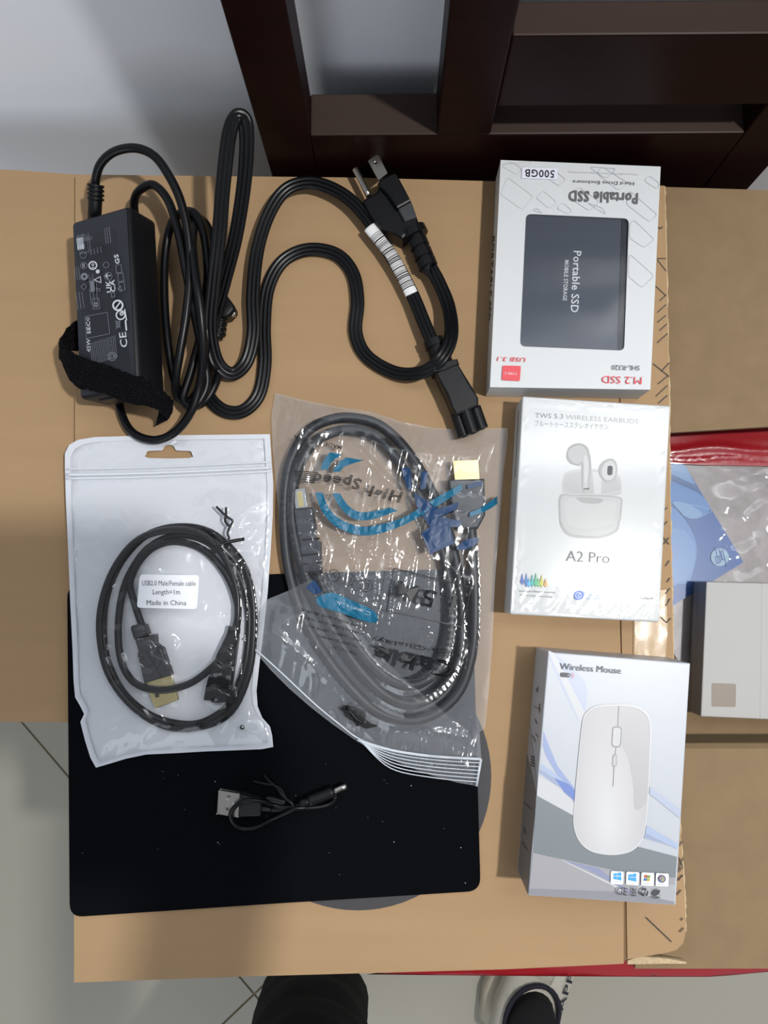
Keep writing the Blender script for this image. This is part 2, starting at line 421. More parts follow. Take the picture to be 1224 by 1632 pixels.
for l in cr([[(100, 475), (118, 460)], [(100, 540), (118, 520)], [(103, 590), (125, 618)], [(103, 618), (125, 590)], [(112, 712), (127, 690)], [(118, 782), (130, 765)], [(112, 832), (130, 810)], [(112, 885), (130, 855)],
            [(90, 935), (115, 958), (134, 940)]], 2.72, 1020, 640): pk.line(INK, l, 1.5)
for l in cr([[(325, 383), (510, 560)], [(550, 45), (580, 10)], [(562, 108), (588, 72)], [(550, 215), (580, 180)], [(582, 402), (594, 388)], [(573, 488), (600, 460)]], 4.636, 960, 1380): pk.line(INK, l, 1.7)
for l in cr([[(835, 960), (848, 940)], [(832, 1010), (850, 1050)], [(832, 1050), (852, 1015)], [(832, 1075), (850, 1055)], [(830, 1110), (850, 1090)]], 2.757, 780, 1000): pk.line(INK, l, 1.5)
pk.done()

# ================================================================== MOUSE PAD
pad = [(107, 932), (430, 915), (752, 906), (766, 1420), (440, 1440), (111, 1462)]
mp_ = thing('mouse_pad', 'black cloth mouse pad with rounded corners lying flat under the bags', 'mouse pad', P(435, 1190, .0004))
bm = bmesh.new(); pr = rrect(pad, 22, 6); slab(bm, pr, .0022, .0004); obj('cloth_top', bm, CLOTH, mp_)
bm = bmesh.new()
for k in range(26):
    x, y = random.uniform(130, 745), random.uniform(1215, 1415); r = random.choice((.4, .5, .5, .9))
    if not inside((x, y), pad): continue
    p = P(x, y, .0026); bmesh.ops.create_icosphere(bm, subdivisions=1, radius=r*.0004, matrix=Matrix.Translation(p))
tag(obj('dust_speck', bm, mat('dust', (190, 190, 190), .9), mp_), kind='stuff')

# ================================================================== POWER ADAPTER
TL, TR, BL, BR = P(108, 352, .030), P(190, 335, .047), P(130, 640, .030), P(237, 612, .047)
ctr = (TL+TR+BL+BR)/4; ex = ((TR-TL)+(BR-BL))/2; ey = ((TL-BL)+(TR-BR))/2; Wb, Lb = ex.length, ey.length
ex.normalize(); ey = (ey-ex*ey.dot(ex)).normalized(); nn = ex.cross(ey)
ad = thing('power_adapter', 'black laptop power brick with white label print, wrapped cable and fabric strap', 'power adapter', P(190, 490, 0))
D = .0262
bm = bmesh.new(); box(bm, -Wb/2, Wb/2, -Lb/2, Lb/2, -D, 0); bev(bm, .0032, 3)
M4 = Matrix.Translation(ctr) @ Matrix((ex, ey, nn)).transposed().to_4x4(); bm.transform(M4)
brick = obj('brick_body', bm, BLACKM, ad, True)
LAB = mat('glossy_label', (25, 27, 33), .3); LW = mat('label_white_ink', (196, 200, 206), .5); LG = mat('label_grey_ink', (112, 116, 124), .5)
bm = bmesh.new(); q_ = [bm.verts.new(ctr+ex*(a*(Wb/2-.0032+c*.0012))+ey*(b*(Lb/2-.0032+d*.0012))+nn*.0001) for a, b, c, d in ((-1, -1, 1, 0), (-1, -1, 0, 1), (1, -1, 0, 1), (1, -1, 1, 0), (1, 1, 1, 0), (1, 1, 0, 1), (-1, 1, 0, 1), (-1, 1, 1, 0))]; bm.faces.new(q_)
obj('lit_face', bm, mat('lit_shell_face', (33, 36, 43), .5, bump=.1, bscale=2500), ad)  # same black shell; brighter ambient reflection on the label face put into its colour
pa = Prints(ad, on_plane(ctr, nn))
pa.poly(LAB, rrect([(122, 378), (184, 364), (208, 586), (140, 604)], 3), 'label')
T = pa.text
T(LW, '45W', (145, 561), (144, 540), 6.5); T(LW, 'SEC', (145, 532), (143.5, 512), 5.8, .02); pa.ring(LW, 140.5, 508.5, 2.6, .8)
T(LW, 'CE', (204, 553), (201, 529), 11.5, .01); T(LW, 'UK', (178, 466), (176, 447), 7.5, .02); T(LW, 'CA', (185, 465), (183, 446), 7.5, .02)
T(LG, '8', (157.5, 490), (157, 481.5), 7.5, .03); pa.line(LG, [(148, 477), (158.5, 476), (160, 492), (149.5, 493)], .8, closed=True)
pa.line(LG, [(136, 505), (172, 498), (176, 532), (139, 540)], .8, closed=True)
pa.ring(LW, 149, 423.5, 7.2, 2.2); T(LW, '10', (151.5, 427), (151, 420), 4.5, .03)
for cx, cy, r in ((134, 407, 5.5), (135, 424, 5.5), (170.5, 423, 5), (174, 441, 6.5), (157.5, 433.5, 3.8), (159, 463, 2.8)): pa.ring(LG, cx, cy, r, .9)
pa.poly(LG, ell(136, 441.5, 6, 6)); pa.poly(LAB, ell(136, 441.5, 2.2, 2.2)); pa.poly(LW, ell(157.5, 433.5, 2.9, 2.9))
T(LW, 'CC', (136.5, 427), (136.5, 421), 3.6, .02)
pa.line(LW, [(170, 441), (178, 440)], 1.2); pa.line(LW, [(173.5, 437), (170, 441), (174.5, 445)], 1.2)
pa.line(LW, [(152, 447), (162, 441.5), (163, 451.5)], 1.1, closed=True)
pa.line(LG, [(136, 453), (131, 458), (136, 463), (140, 457)], .8, closed=True)
pa.poly(LW, ell(190, 487.5, 9, 9, 24), holes=[ell(190, 487.5, 6.2, 6.2, 20)]); pa.line(LW, [(186, 493), (194, 482)], 2.2)
pa.ring(LW, 194.5, 503, 8, 2.2); pa.poly(LW, ell(196, 501, 3, 3), holes=[ell(196, 501, 1.2, 1.2)]); pa.line(LW, [(201, 494), (204, 511)], 2)
T(LW, 'GS', (193.5, 421), (190.5, 406), 7, .03); pa.line(LW, [(202.5, 512), (204, 527)], 2.4)
for x, y in ((187, 424), (190, 438), (192, 452)): pa.line(LG, [(x, y), (x+8.5, y-1.5), (x+10, y+11), (x+1.5, y+12.5)], .8, closed=True)
pa.line(LG, [(190.5, 462), (195, 457), (196.5, 466)], .9, closed=True); pa.line(LG, [(180, 468), (185, 467), (186, 474), (181, 475)], .9, closed=True)
pa.line(LG, [(187, 512), (195, 524)], 1); pa.line(LG, [(195, 511), (188, 525)], 1); pa.line(LG, [(188, 514), (194, 513), (194, 522), (189, 523)], 1, closed=True)
pa.poly(LW, [(125, 382), (136, 380), (138, 398), (127, 400)]); pa.poly(LG, [(146, 450), (152, 449), (154.5, 466), (148, 467)])
def rows_(x0, y0, x1, y1, n, dx, dy, ln, seed):         # lines of small print too fine to read
    r = random.Random(seed)
    for k in range(n):
        t = k/max(1, n-1); a = Vector((x0+(x1-x0)*t, y0+(y1-y0)*t)); L = Vector((dx, dy)); p = 0
        while p < ln-1:
            s = r.uniform(2, 6); q = min(ln, p+s)
            pa.line(LG, [a+L*p, a+L*q], .75, 'small_print'); p = q+.9
rows_(151, 582, 197, 573, 15, -.09, -1, 34, 1); rows_(142, 391, 158, 388, 6, -.1, -1, 6, 5); rows_(140, 412, 159, 409, 6, -.12, -1, 30, 2)
rows_(184, 396, 192, 394, 3, -.1, -1, 24, 6); rows_(141, 500, 151, 497, 3, -.12, -1, 26, 3); rows_(163, 492, 174, 488, 3, -.1, -1, 24, 4)
rows_(139, 455, 147, 454, 3, -.1, -1, 20, 8); rows_(167, 470, 175, 470, 3, -.1, -1, 18, 9); rows_(166, 416, 182, 412, 4, -.1, -1, 9, 10); rows_(164, 459, 170, 458, 2, -.1, -1, 12, 11); rows_(146, 402, 156, 400, 4, -.1, -1, 16, 12); pa.ring(LG, 201, 575, 7, 1); pa.ring(LG, 201, 575, 4, 1)
pa.done()
# inlet on the lower end of the brick
bm = bmesh.new(); box(bm, -Wb*.30, Wb*.22, -Lb/2-.0012, -Lb/2+.001, -D*.8, -D*.25); bev(bm, .001, 2); bm.transform(M4); obj('inlet_socket', bm, BLACKP, ad)
# cable
cabp = [(152, 332, .026), (151, 312, .030), (152, 290, .034), (160, 262, .042), (182, 242, .048), (215, 236, .050), (245, 248, .050), (268, 278, .048), (287, 318, .045), (299, 370, .041), (303, 430, .037), (297, 500, .034), (287, 560, .030), (280, 605, .024), (282, 632, .014),
        (300, 640, .010), (316, 620, .012), (326, 570, .018), (331, 500, .022), (331, 430, .026), (325, 375, .028), (312, 342, .027), (292, 338, .023), (274, 355, .018), (264, 400, .014), (262, 470, .013), (268, 550, .013), (280, 612, .010), (300, 646, .0045), (326, 640, .0045), (344, 610, .0055),
        (348, 588, .010), (336, 575, .015), (318, 500, .020), (300, 420, .022), (296, 370, .022), (308, 345, .020), (325, 365, .018), (331, 430, .0165), (322, 520, .0155), (305, 590, .0150), (292, 636, .0160), (310, 648, .0170), (330, 612, .018), (322, 560, .024), (310, 500, .031), (296, 430, .034), (284, 370, .035), (268, 320, .034), (245, 295, .032), (224, 302, .028), (214, 320, .020), (216, 350, .012), (224, 430, .0034), (205, 560, .0034), (190, 625, .0040),
        (196, 665, .006), (215, 692, .0085), (248, 701, .011), (280, 688, .014), (305, 655, .018), (319, 610, .022), (324, 560, .032), (320, 500, .040), (312, 440, .042), (307, 385, .036), (312, 352, .022), (324, 352, .012), (336, 375, .008), (342, 420, .0065), (349, 470, .007)]
bm = bmesh.new(); tube(bm, cabp, .00275, 7); obj('cable', bm, BLACKC, ad, True)
bm = bmesh.new(); tube(bm, [(150, 352, .018), (151, 338, .025), (152, 318, .029), (153, 296, .033)], .0043, 5, 14)
for y, z in ((296, .033), (303, .0315), (310, .0302), (317, .029)): tube(bm, [(152.5, y+2, z), (152.6, y-2, z+.0006)], .0052, 2, 14)
obj('strain_relief', bm, BLACKP, ad, True)
# barrel plug lying behind the loops
bm = bmesh.new(); tube(bm, [(345, 540, .006), (350, 512, .0065), (354, 488, .007)], .0042, 5)
for y in (508, 516, 524, 532): tube(bm, [(351-(y-508)*.12, y+2, .0065), (351.5-(y-508)*.12, y-2, .0065)], .005, 2)
cham(bm, [(346, 470), (356, 462), (373, 486), (373, 493), (364, 503), (350, 506), (344, 490)], .013, .001)
bp_ = obj('barrel_plug', bm, BLACKP, ad, True)
bm = bmesh.new(); tube(bm, [(364, 500, .007), (371, 500, .007), (375, 499, .007)], .0023, 3); obj('plug_tip', bm, STEEL, bp_, True)
# fabric strap: upper and lower edge given across its length
st = [((236, 612, .030), (250, 640, .024)), ((140, 520, .010), (142, 560, .004)), ((118, 516, .018), (124, 560, .006)), ((100, 538, .026), (98, 566, .014)), ((98, 548, .032), (104, 584, .027)), ((112, 560, .0345), (118, 612, .033)), ((135, 570, .0350), (140, 622, .0335)),
      ((165, 580, .0400), (168, 628, .0375)), ((195, 592, .0455), (200, 640, .0420)), ((228, 602, .0505), (232, 648, .0450)), ((248, 612, .0500), (252, 652, .0400)), ((264, 626, .043), (259, 660, .034)), ((276, 641, .034), (268, 664, .026))]
sa = smoothloop([a for a, b in st], 5, False); sb = smoothloop([b for a, b in st], 5, False)
bm = bmesh.new(); prev = None; NV = 14
for i, (a, b) in enumerate(zip(sa, sb)):
    row = []
    for k in range(NV+1):
        t = k/NV; q = [a[j]+(b[j]-a[j])*t for j in range(3)]
        f = .8 if 0 < k < NV else 1.8
        row.append(bm.verts.new(P(q[0]+random.gauss(0, .5)*f, q[1]+random.gauss(0, .6)*f, q[2]+random.uniform(0, .0006))))
    if prev: [bm.faces.new((prev[k], prev[k+1], row[k+1], row[k])) for k in range(NV)]
    prev = row
ta = smoothloop([(254, 646, .034), (255, 655, .026), (252, 666, .017), (248, 679, .009)], 5, False); tb = smoothloop([(277, 638, .032), (276, 650, .025), (274, 659, .018), (266, 670, .011)], 5, False); prev = None
for a, b in zip(ta, tb):
    row = [bm.verts.new(P(*[a[j]+(b[j]-a[j])*k/8+(random.gauss(0, .4) if j < 2 else 0) for j in range(3)])) for k in range(9)]
    if prev: [bm.faces.new((prev[k], prev[k+1], row[k+1], row[k])) for k in range(8)]
    prev = row
ff = bm.faces[:]; hair = []
for f in ff:
    for _ in range(5):
        c = f.calc_center_median()+Vector([random.uniform(-.0012, .0012) for _ in range(3)]); hair.append(c)
bm.normal_update(); bmesh.ops.solidify(bm, geom=ff, thickness=-.0012)
strap = obj('fabric_strap', bm, VELCRO, ad, True)
bm = bmesh.new()
for c in hair:
    d = Vector((random.gauss(0, 1), random.gauss(0, 1), abs(random.gauss(.6, .8)))).normalized()*.0013; s_ = d.cross(Vector((random.random(), random.random(), .3))).normalized()*.00007
    c = c+Vector((0, 0, .0006)); m_ = c+d*.6
    bm.faces.new([bm.verts.new(q) for q in (c-s_, c+s_, m_+s_+Vector((0, 0, .0001)), c+d)])
tag(obj('strap_fuzz', bm, mat('velcro_fuzz', (26, 27, 31), .7), strap), kind='stuff')

# ================================================================== POWER CORD
pc = thing('power_cable', 'black three-core mains cord with a three-prong plug and white barcode sleeve', 'cord', P(540, 470, 0))
cord = [(690, 548, .012), (676, 515, .011), (660, 476, .010), (640, 436, .010), (616, 396, .011), (594, 360, .011), (564, 324, .011), (530, 301, .011), (492, 291, .011), (455, 303, .011), (428, 342, .011), (410, 400, .011), (403, 470, .011), (404, 530, .010), (393, 576, .0085), (370, 596, .008), (346, 577, .013), (335, 525, .022), (340, 455, .033), (349, 375, .046), (356, 290, .062), (365, 215, .076), (377, 186, .082), (390, 193, .079), (393, 232, .070), (388, 300, .055), (375, 380, .038),
        (357, 450, .024), (338, 520, .012), (327, 575, .006), (328, 622, .0035), (352, 652, .003), (385, 656, .003), (412, 630, .003), (422, 580, .003), (421, 520, .003), (427, 460, .003), (450, 417, .003), (490, 398, .003), (535, 405, .003), (562, 435, .003), (570, 480, .003), (567, 530, .003), (585, 568, .003), (630, 594, .005), (674, 593, .016), (704, 570, .022), (719, 534, .019), (715, 490, .013), (700, 452, .011), (686, 426, .011)]
cp = path(cord, 8)
bm = bmesh.new(); sweep(bm, cp, lobes(.0092, .0036)); obj('flex', bm, BLACKC, pc, True)
# barcode sleeve
SLV = mat('white_sleeve', (226, 226, 226), .4)
sl = path([(656.5, 469, .0103), (640, 436, .0103), (616, 396, .0113), (589, 362, .0113)], 10)
flatp = [(math.cos(2*math.pi*i/16)*.0045, math.sin(2*math.pi*i/16)*.0024) for i in range(16)]
bm = bmesh.new(); sweep(bm, sl, flatp); sv = obj('barcode_sleeve', bm, SLV, pc, True)
bm = bmesh.new(); rr = random.Random(9); L = len(sl)-1; t = .12
flat2 = [(a*1.02, b*1.04) for a, b in flatp]
while t < .86:
    w2 = rr.choice((.006, .006, .01, .016)); i = t*L; k = int(i); q0 = sl[k].lerp(sl[min(L, k+1)], i-k); i = (t+w2)*L; k = int(i); q1 = sl[k].lerp(sl[min(L, k+1)], i-k)
    sweep(bm, [q0, q1], flat2); t += w2+rr.choice((.006, .009, .013))
tag(obj('barcode_bar', bm, INK, sv), kind='stuff')
# wall plug
def c4(L): return [(x/3.333+540, y/3.333+230) for x, y in L]
bm = bmesh.new(); cham(bm, c4([(125, 300), (140, 284), (165, 272), (200, 250), (222, 200), (300, 158), (345, 240), (390, 310), (418, 390), (430, 430), (340, 500), (290, 470), (218, 440), (168, 378)]), .0165, .002, .002)
plug = obj('wall_plug', bm, BLACKP, pc, False)
bm = bmesh.new(); cham(bm, c4([(205, 205), (220, 182), (295, 148), (308, 156), (350, 232), (384, 300), (312, 340), (262, 265)]), .0215, .0100, .0015); obj('plug_shoulder', bm, BLACKP, plug)
bm = bmesh.new(); cham(bm, c4([(312, 338), (384, 300), (414, 385), (350, 408)]), .0195, .010, .001); obj('grip_panel', bm, mat('worn_grip', (52, 53, 57), .6, var=.4, vscale=900, bump=.4, bscale=1500), plug)
bm = bmesh.new()
def c4p(x, y, z): return (x/3.333+540, y/3.333+230, z)
tube(bm, [c4p(385, 462, .011), c4p(412, 476, .011)][::-1] if 0 else [c4p(392, 455, .011), c4p(410, 492, .011)], .0088, 3, 18)
tube(bm, [c4p(405, 480, .011), c4p(470, 640, .011), c4p(480, 660, .011)], .0052, 4, 16)
for a in ((425, 530), (447, 585), (468, 635)): tube(bm, [c4p(a[0]-8, a[1]-20, .011), c4p(a[0]+7, a[1]+18, .011)], .0066, 2, 16)
obj('cord_grip', bm, BLACKP, plug, False)
bl = c4([(155, 88), (200, 56), (212, 60), (258, 152), (212, 190)])
for z in (.0190, .0062):
    bm = bmesh.new(); slab(bm, bl, z, z-.0015, holes=[ell(598.8, 259, 2.6, 2.6, 14)]); obj('blade', bm, STEEL, plug)
bm = bmesh.new(); tube(bm, [c4p(160, 275, .0120), c4p(100, 155, .0120), c4p(84, 128, .0120)], .0021, 4, 14, scale=lambda t: 1 if t < .9 else .8); obj('ground_pin', bm, STEEL, plug, True)
# appliance connector
bm = bmesh.new()
cham(bm, c4([(498, 1186), (560, 1150), (630, 1138), (640, 1165), (560, 1200), (500, 1212)]), .0215, .0045, .001)
cham(bm, c4([(512, 1208), (565, 1176), (632, 1160), (668, 1220), (708, 1285), (742, 1345), (744, 1388), (625, 1440), (604, 1408), (575, 1340)]), .0200, .0050, .0018)
conn = obj('appliance_connector', bm, BLACKP, pc, False)
bm = bmesh.new()
for a, b, z, r in (((625, 1430), (668, 1552), .0110, .0043), ((720, 1398), (760, 1512), .0110, .0043), ((672, 1412), (714, 1535), .0160, .0040), ((672, 1412), (714, 1535), .0110, .0040)): tube(bm, [c4p(*a, z), c4p(*b, z)], r, 2, 18)
nose = obj('connector_nose', bm, BLACKP, conn, False)
bm = bmesh.new(); hz = mat('contact_hole', (4, 4, 5), .8)
for a, b, z in (((667, 1550), (669, 1555), .0115), ((757, 1510), (759, 1515), .0115), ((713, 1533), (715, 1538), .017)): tube(bm, [c4p(*a, z), c4p(*b, z)], .0016, 2, 12)
obj('contact_hole', bm, hz, nose)
bm = bmesh.new(); tube(bm, [c4p(500, 1040, .0125), c4p(560, 1180, .0125)], .0056, 3, 16)
for a in ((508, 1058), (528, 1105), (545, 1150)): tube(bm, [c4p(a[0]-7, a[1]-17, .0125), c4p(a[0]+7, a[1]+17, .0125)], .0070, 2, 16)
obj('cord_grip', bm, BLACKP, conn, False)

# ================================================================== BOXES
def mean_z(pts, z): return [P(x, y, z) for x, y in pts]
def carton(q, h, z0, m, parent, name='carton', bw=.0007):
    t4 = [P(x, y, z0+h) for x, y in q]; bm = bmesh.new(); hexa(bm, t4, [Vector((p.x, p.y, z0)) for p in t4]); bev(bm, bw, 2, .3); return obj(name, bm, m, parent)
def side_map(a, b): # vertical face through photo points a, b given with their height
    A, B = P(*a), P(*b); n = (B-A).cross(Vector((0, 0, 1))).normalized()
    if n.dot(C_-A) < 0: n = -n
    return on_plane(A, n)
def sst0(t): t = max(.12, min(1, t)); return t*t*(3-2*t)
# --- portable drive box
SQ = [(798, 255), (1053, 265.5), (1036.5, 621), (781, 617)]; SZ = .0245
sb_ = thing('drive_box', 'white portable drive carton with a window, printed upside down, at upper right', 'box', P(905, 440, 0))
WIN = rrect([(838.3, 340.5), (1002.5, 348), (994.8, 559), (828.6, 552)], 9, 5)
bm = bmesh.new(); slab(bm, SQ, SZ, SZ-.0007, holes=[WIN]); obj('front_panel', bm, WHITEB, sb_)
t4 = mean_z(SQ, SZ-.0003)
for i in range(4):
    a, b = t4[i], t4[(i+1) % 4]; c = (t4[0]+t4[1]+t4[2]+t4[3])/4; bm = bmesh.new()
    d = (b-a).normalized(); n = Vector((-d.y, d.x, 0)); n = n if n.dot(c-a) > 0 else -n
    n = n*.0007
    hexa(bm, [a, b, b+n, a+n], [Vector((p.x, p.y, .0001)) for p in (a, b, b+n, a+n)]); obj('side_panel', bm, WHITEB, sb_)
bm = bmesh.new(); hexa(bm, [Vector((p.x, p.y, .0008)) for p in t4], [Vector((p.x, p.y, .0001)) for p in t4]); obj('back_panel', bm, WHITEB, sb_)
bm = bmesh.new(); slab(bm, rrect([(834, 336), (1007, 343), (999, 564), (824, 557)], 9, 4), .0212, .0206); obj('inner_tray', bm, mat('grey_tray', (60, 64, 72), .6), sb_) if 0 else bm.free()
GREY = mat('grey_print', (92, 94, 97), .55); LGREY = mat('light_grey_print', (176, 180, 184), .55); BLK = mat('black_print', (34, 34, 46), .55); RED = mat('red_print', (218, 76, 84), .55)
p = Prints(sb_, on_z(SZ))
def z3(L): return [(x/2.582+750, y/2.582+230) for x, y in L]
for l in ([(120, 85), (165, 72), (213, 95), (255, 70)], [(125, 88), (190, 125), (212, 105), (175, 75)], [(152, 135), (258, 215), (213, 270), (122, 205)], [(300, 190), (355, 240), (322, 265), (268, 218)], [(380, 240), (420, 275), (395, 285), (352, 262)],
          [(330, 95), (392, 145), (365, 172), (300, 130)], [(445, 175), (530, 235), (490, 275), (400, 215)], [(540, 90), (650, 160), (610, 190), (520, 120)], [(735, 128), (778, 160), (770, 185), (714, 150)], [(600, 100), (560, 140), (520, 118), (490, 92)],
          [(655, 190), (770, 290), (735, 318), (640, 245)], [(672, 310), (757, 390), (715, 425), (655, 385), (655, 330)], [(655, 450), (757, 540), (705, 590), (648, 540)], [(480, 240), (545, 262), (560, 290)], [(255, 270), (275, 262), (300, 285)]):
    p.line(LGREY, rrect(z3(l), 5, 3), .55, closed=True)
p.poly(mat('white_sticker', (222, 224, 238), .5), z3([(212, 95), (358, 100), (356, 145), (210, 140)]), 'sticker')
T = p.text
T(BLK, '500GB', z3([(346, 108)])[0], z3([(224, 103)])[0], 12, .03)
T(GREY, 'Hard Drive Enclosure', z3([(674, 155)])[0], z3([(421, 147)])[0], 5.5)
T(LGREY, 'Ultra portable high speed storage metal housing', z3([(692, 121)])[0], z3([(405, 111)])[0], 2.6)
T(GREY, 'Portable SSD', z3([(690, 202)])[0], z3([(405, 190)])[0], 17, .035)
T(RED, 'USB 3.1', z3([(228, 878)])[0], z3([(112, 874)])[0], 7, .01, slant=.2)
p.poly(RED, rrect(z3([(132, 910), (207, 912), (203, 974), (128, 970)]), 2), 'printed_badge'); T(WHITEB, 'TYPE-C', z3([(192, 938)])[0], z3([(138, 937)])[0], 4)
T(GREY, 'SHL-R320', z3([(697, 911)])[0], z3([(582, 908)])[0], 8)
T(RED, 'M.2 SSD', z3([(705, 958)])[0], z3([(541, 952)])[0], 12, 0)
p.done()
ps = Prints(sb_, side_map((798, 255, SZ), (781, 617, SZ)))
ps.text(BLK, 'PORTABLE SSD', (783, 376), (775.5, 512), 6.0, .03); ps.done()
# the drive behind the window
dr = thing('portable_drive', 'dark blue grey solid state drive seen through the window of the white box', 'drive', P(915, 450, .001))
bm = bmesh.new(); slab(bm, rrect([(836, 336), (1008, 343.5), (1000, 565), (826, 558)], 14, 6), .0222, .0010); obj('drive_shell', bm, mat('slate_metal', (66, 73, 86), .42, metal=.35, var=.03), dr)
LT = mat('pale_print', (206, 210, 216), .5); p = Prints(dr, on_z(.0222))
p.text(LT, 'Portable SSD', (914.6, 399.6), (909.6, 497.5), 12.5, .015); p.text(LT, 'MOBILE STORAGE', (900.3, 414.5), (897, 479), 6.6, .015); p.done()
bm = bmesh.new(); slab(bm, rrect([(991, 349), (1000, 349.5), (992, 557), (984, 556.5)], 4, 3), .0226, .0210); obj('shadow_strip', bm, mat('shadowed_slate', (40, 45, 56), .4, metal=.35), dr)  # shadow of the window edge on the drive, painted as a dark strip
bm = bmesh.new(); sheet(bm, rrect([(834, 336), (1007, 344), (999, 563), (824, 556)], 9), on_z(SZ-.0009), spacing=30); flat('window_film', bm, film('window_film', haze=.01, refl=.8, bump=.08, bscale=30), sb_)

# --- earbuds box
EQ = [(832.5, 631), (1069, 646.5), (1051, 992), (812.5, 979)]; EZ = .026
eb = thing('earbuds_box', 'white shrink-wrapped wireless earbuds carton in the middle of the right column', 'box', P(940, 810, 0))
WRAP = mat('shrink_wrapped_card', (190, 193, 194), .55, coat=.15, crough=.3, cbump=0, cbscale=35, var=.008)
carton(EQ, EZ, .0001, WRAP, eb, bw=.0012)
p = Prints(eb, on_z(EZ)); T = p.text
def z4(x, y): return (x/4.08+790, y/4.08+620)
def z4b(x, y): return (x/4.08+790, y/4.08+820)
T(GREY, 'TWS 5.3', z4(255, 186), z4(438, 193), 7.6, .02); T(mat('mid_grey_print', (122, 125, 128), .55), 'WIRELESS EARBUDS', z4(454, 196), z4(928, 226), 7.6)
T(GREY, 'ブルートゥースステレオイヤホン', z4(252, 240), z4(733, 264), 8.0)
g = lambda a: mat('picture_grey_%d' % a, (a*.84, a*.845, a*.845), .5)
def Zp(L): return [z4(*q) for q in L]
def sm(L, n=4): return smoothloop(L, n)
p.poly(g(205), sm(Zp([(445, 560), (470, 535), (530, 522), (640, 520), (770, 545), (812, 580), (818, 650), (800, 690), (620, 692), (460, 680), (434, 640)])), 'picture')
p.poly(g(197), sm(Zp([(458, 570), (520, 540), (640, 535), (760, 560), (800, 600), (800, 660), (620, 680), (460, 660)])), 'picture')
p.poly(g(220), Zp([(630, 540), (690, 540), (685, 685), (640, 685)]), 'picture')
p.poly(g(186), sm(Zp([(420, 690), (520, 690), (700, 690), (815, 705), (822, 760), (812, 860)]) + [z4b(808, 40), z4b(790, 110), z4b(700, 150), z4b(600, 155), z4b(480, 140), z4b(425, 80), z4b(412, 0)]), 'picture')
p.poly(g(208), sm(Zp([(432, 700), (520, 698), (700, 700), (805, 715), (808, 760), (800, 860)]) + [z4b(795, 30), z4b(778, 95), z4b(700, 132), z4b(600, 138), z4b(490, 125), z4b(440, 70), z4b(424, 0)]), 'picture')
p.poly(g(214), sm(Zp([(460, 720), (700, 730), (780, 745), (770, 860)]) + [z4b(750, 60), z4b(600, 90), z4b(470, 60)]), 'picture')
p.poly(g(183), sm(Zp([(530, 705), (690, 712), (685, 738), (640, 746), (570, 740), (545, 730)])), 'picture')
p.poly(g(192), sm(Zp([(462, 420), (480, 375), (535, 352), (590, 370), (615, 430), (622, 520), (612, 600), (610, 655), (565, 655), (558, 500), (540, 500), (490, 485), (462, 450)])), 'picture')
p.poly(g(212), sm(Zp([(470, 425), (490, 385), (540, 366), (580, 385), (602, 440), (610, 520), (600, 600), (596, 645), (572, 645), (568, 480), (540, 485), (500, 475)])), 'picture')
p.poly(g(228), sm(Zp([(575, 440), (596, 450), (600, 520), (590, 600), (578, 600)])), 'picture')
p.poly(g(90), Zp([(570, 646), (610, 644), (606, 652), (575, 653)]), 'picture')
p.poly(g(196), sm(Zp([(670, 540), (690, 480), (740, 452), (780, 468), (792, 520), (780, 580), (740, 605), (700, 590)])), 'picture')
p.poly(g(224), sm(Zp([(690, 540), (705, 490), (745, 466), (775, 490), (780, 540), (765, 580), (735, 592), (705, 580)])), 'picture')
p.poly(mat('picture_dark', (62, 62, 72), .5), rrect(Zp([(728, 497), (762, 500), (758, 562), (724, 560)]), 4, 4), 'picture')
T(mat('mid_grey_print', (0, 0, 0)), 'A2 Pro', z4b(457, 302), z4b(740, 318), 17.5, -.008)
for k, (x, hgt, c) in enumerate(((172, 75, (70, 100, 165)), (200, 92, (72, 120, 175)), (218, 60, (90, 165, 195)), (238, 85, (70, 160, 160)), (262, 95, (84, 170, 130)), (280, 60, (120, 175, 120)), (300, 82, (190, 185, 90)), (326, 55, (205, 160, 100)))):
    b0 = 470 if k != 0 else 455
    p.poly(mat('wave_ink_%d' % k, c, .5), [z4b(x-13, b0-hgt*.25), z4b(x-6, b0-hgt*.6), z4b(x, b0-hgt), z4b(x+6, b0-hgt*.6), z4b(x+13, b0-hgt*.25), z4b(x, b0+4)], 'picture')
T(GREY, 'Intelligent Wear Detection', z4b(155, 502), z4b(388, 512), 2.9); T(GREY, 'Automatic switching', z4b(158, 528), z4b(368, 540), 2.9)
BLU = mat('blue_print', (104, 130, 214), .5); c0 = z4b(542, 525)
p.poly(BLU, ell(*c0, 8.3, 7.8, 24)); p.ring(WHITEB, c0[0]-1, c0[1], 5, .9); p.ring(WHITEB, c0[0]+1, c0[1], 3, .9)
T(mat('pale_blue_print', (150, 180, 225), .5), 'Stereo', z4b(606, 526), z4b(672, 530), 2.9); T(MATS['pale_blue_print'], 'High Fidelity', z4b(585, 548), z4b(680, 553), 2.9); T(GREY, 'Long Standby', z4b(925, 548), z4b(1040, 552), 2.6)
p.done()
ps = Prints(eb, side_map((832.5, 631, EZ), (812.5, 979, EZ))); ps.line(GREY, [(826.5, 655), (821, 760)], .8); ps.done()

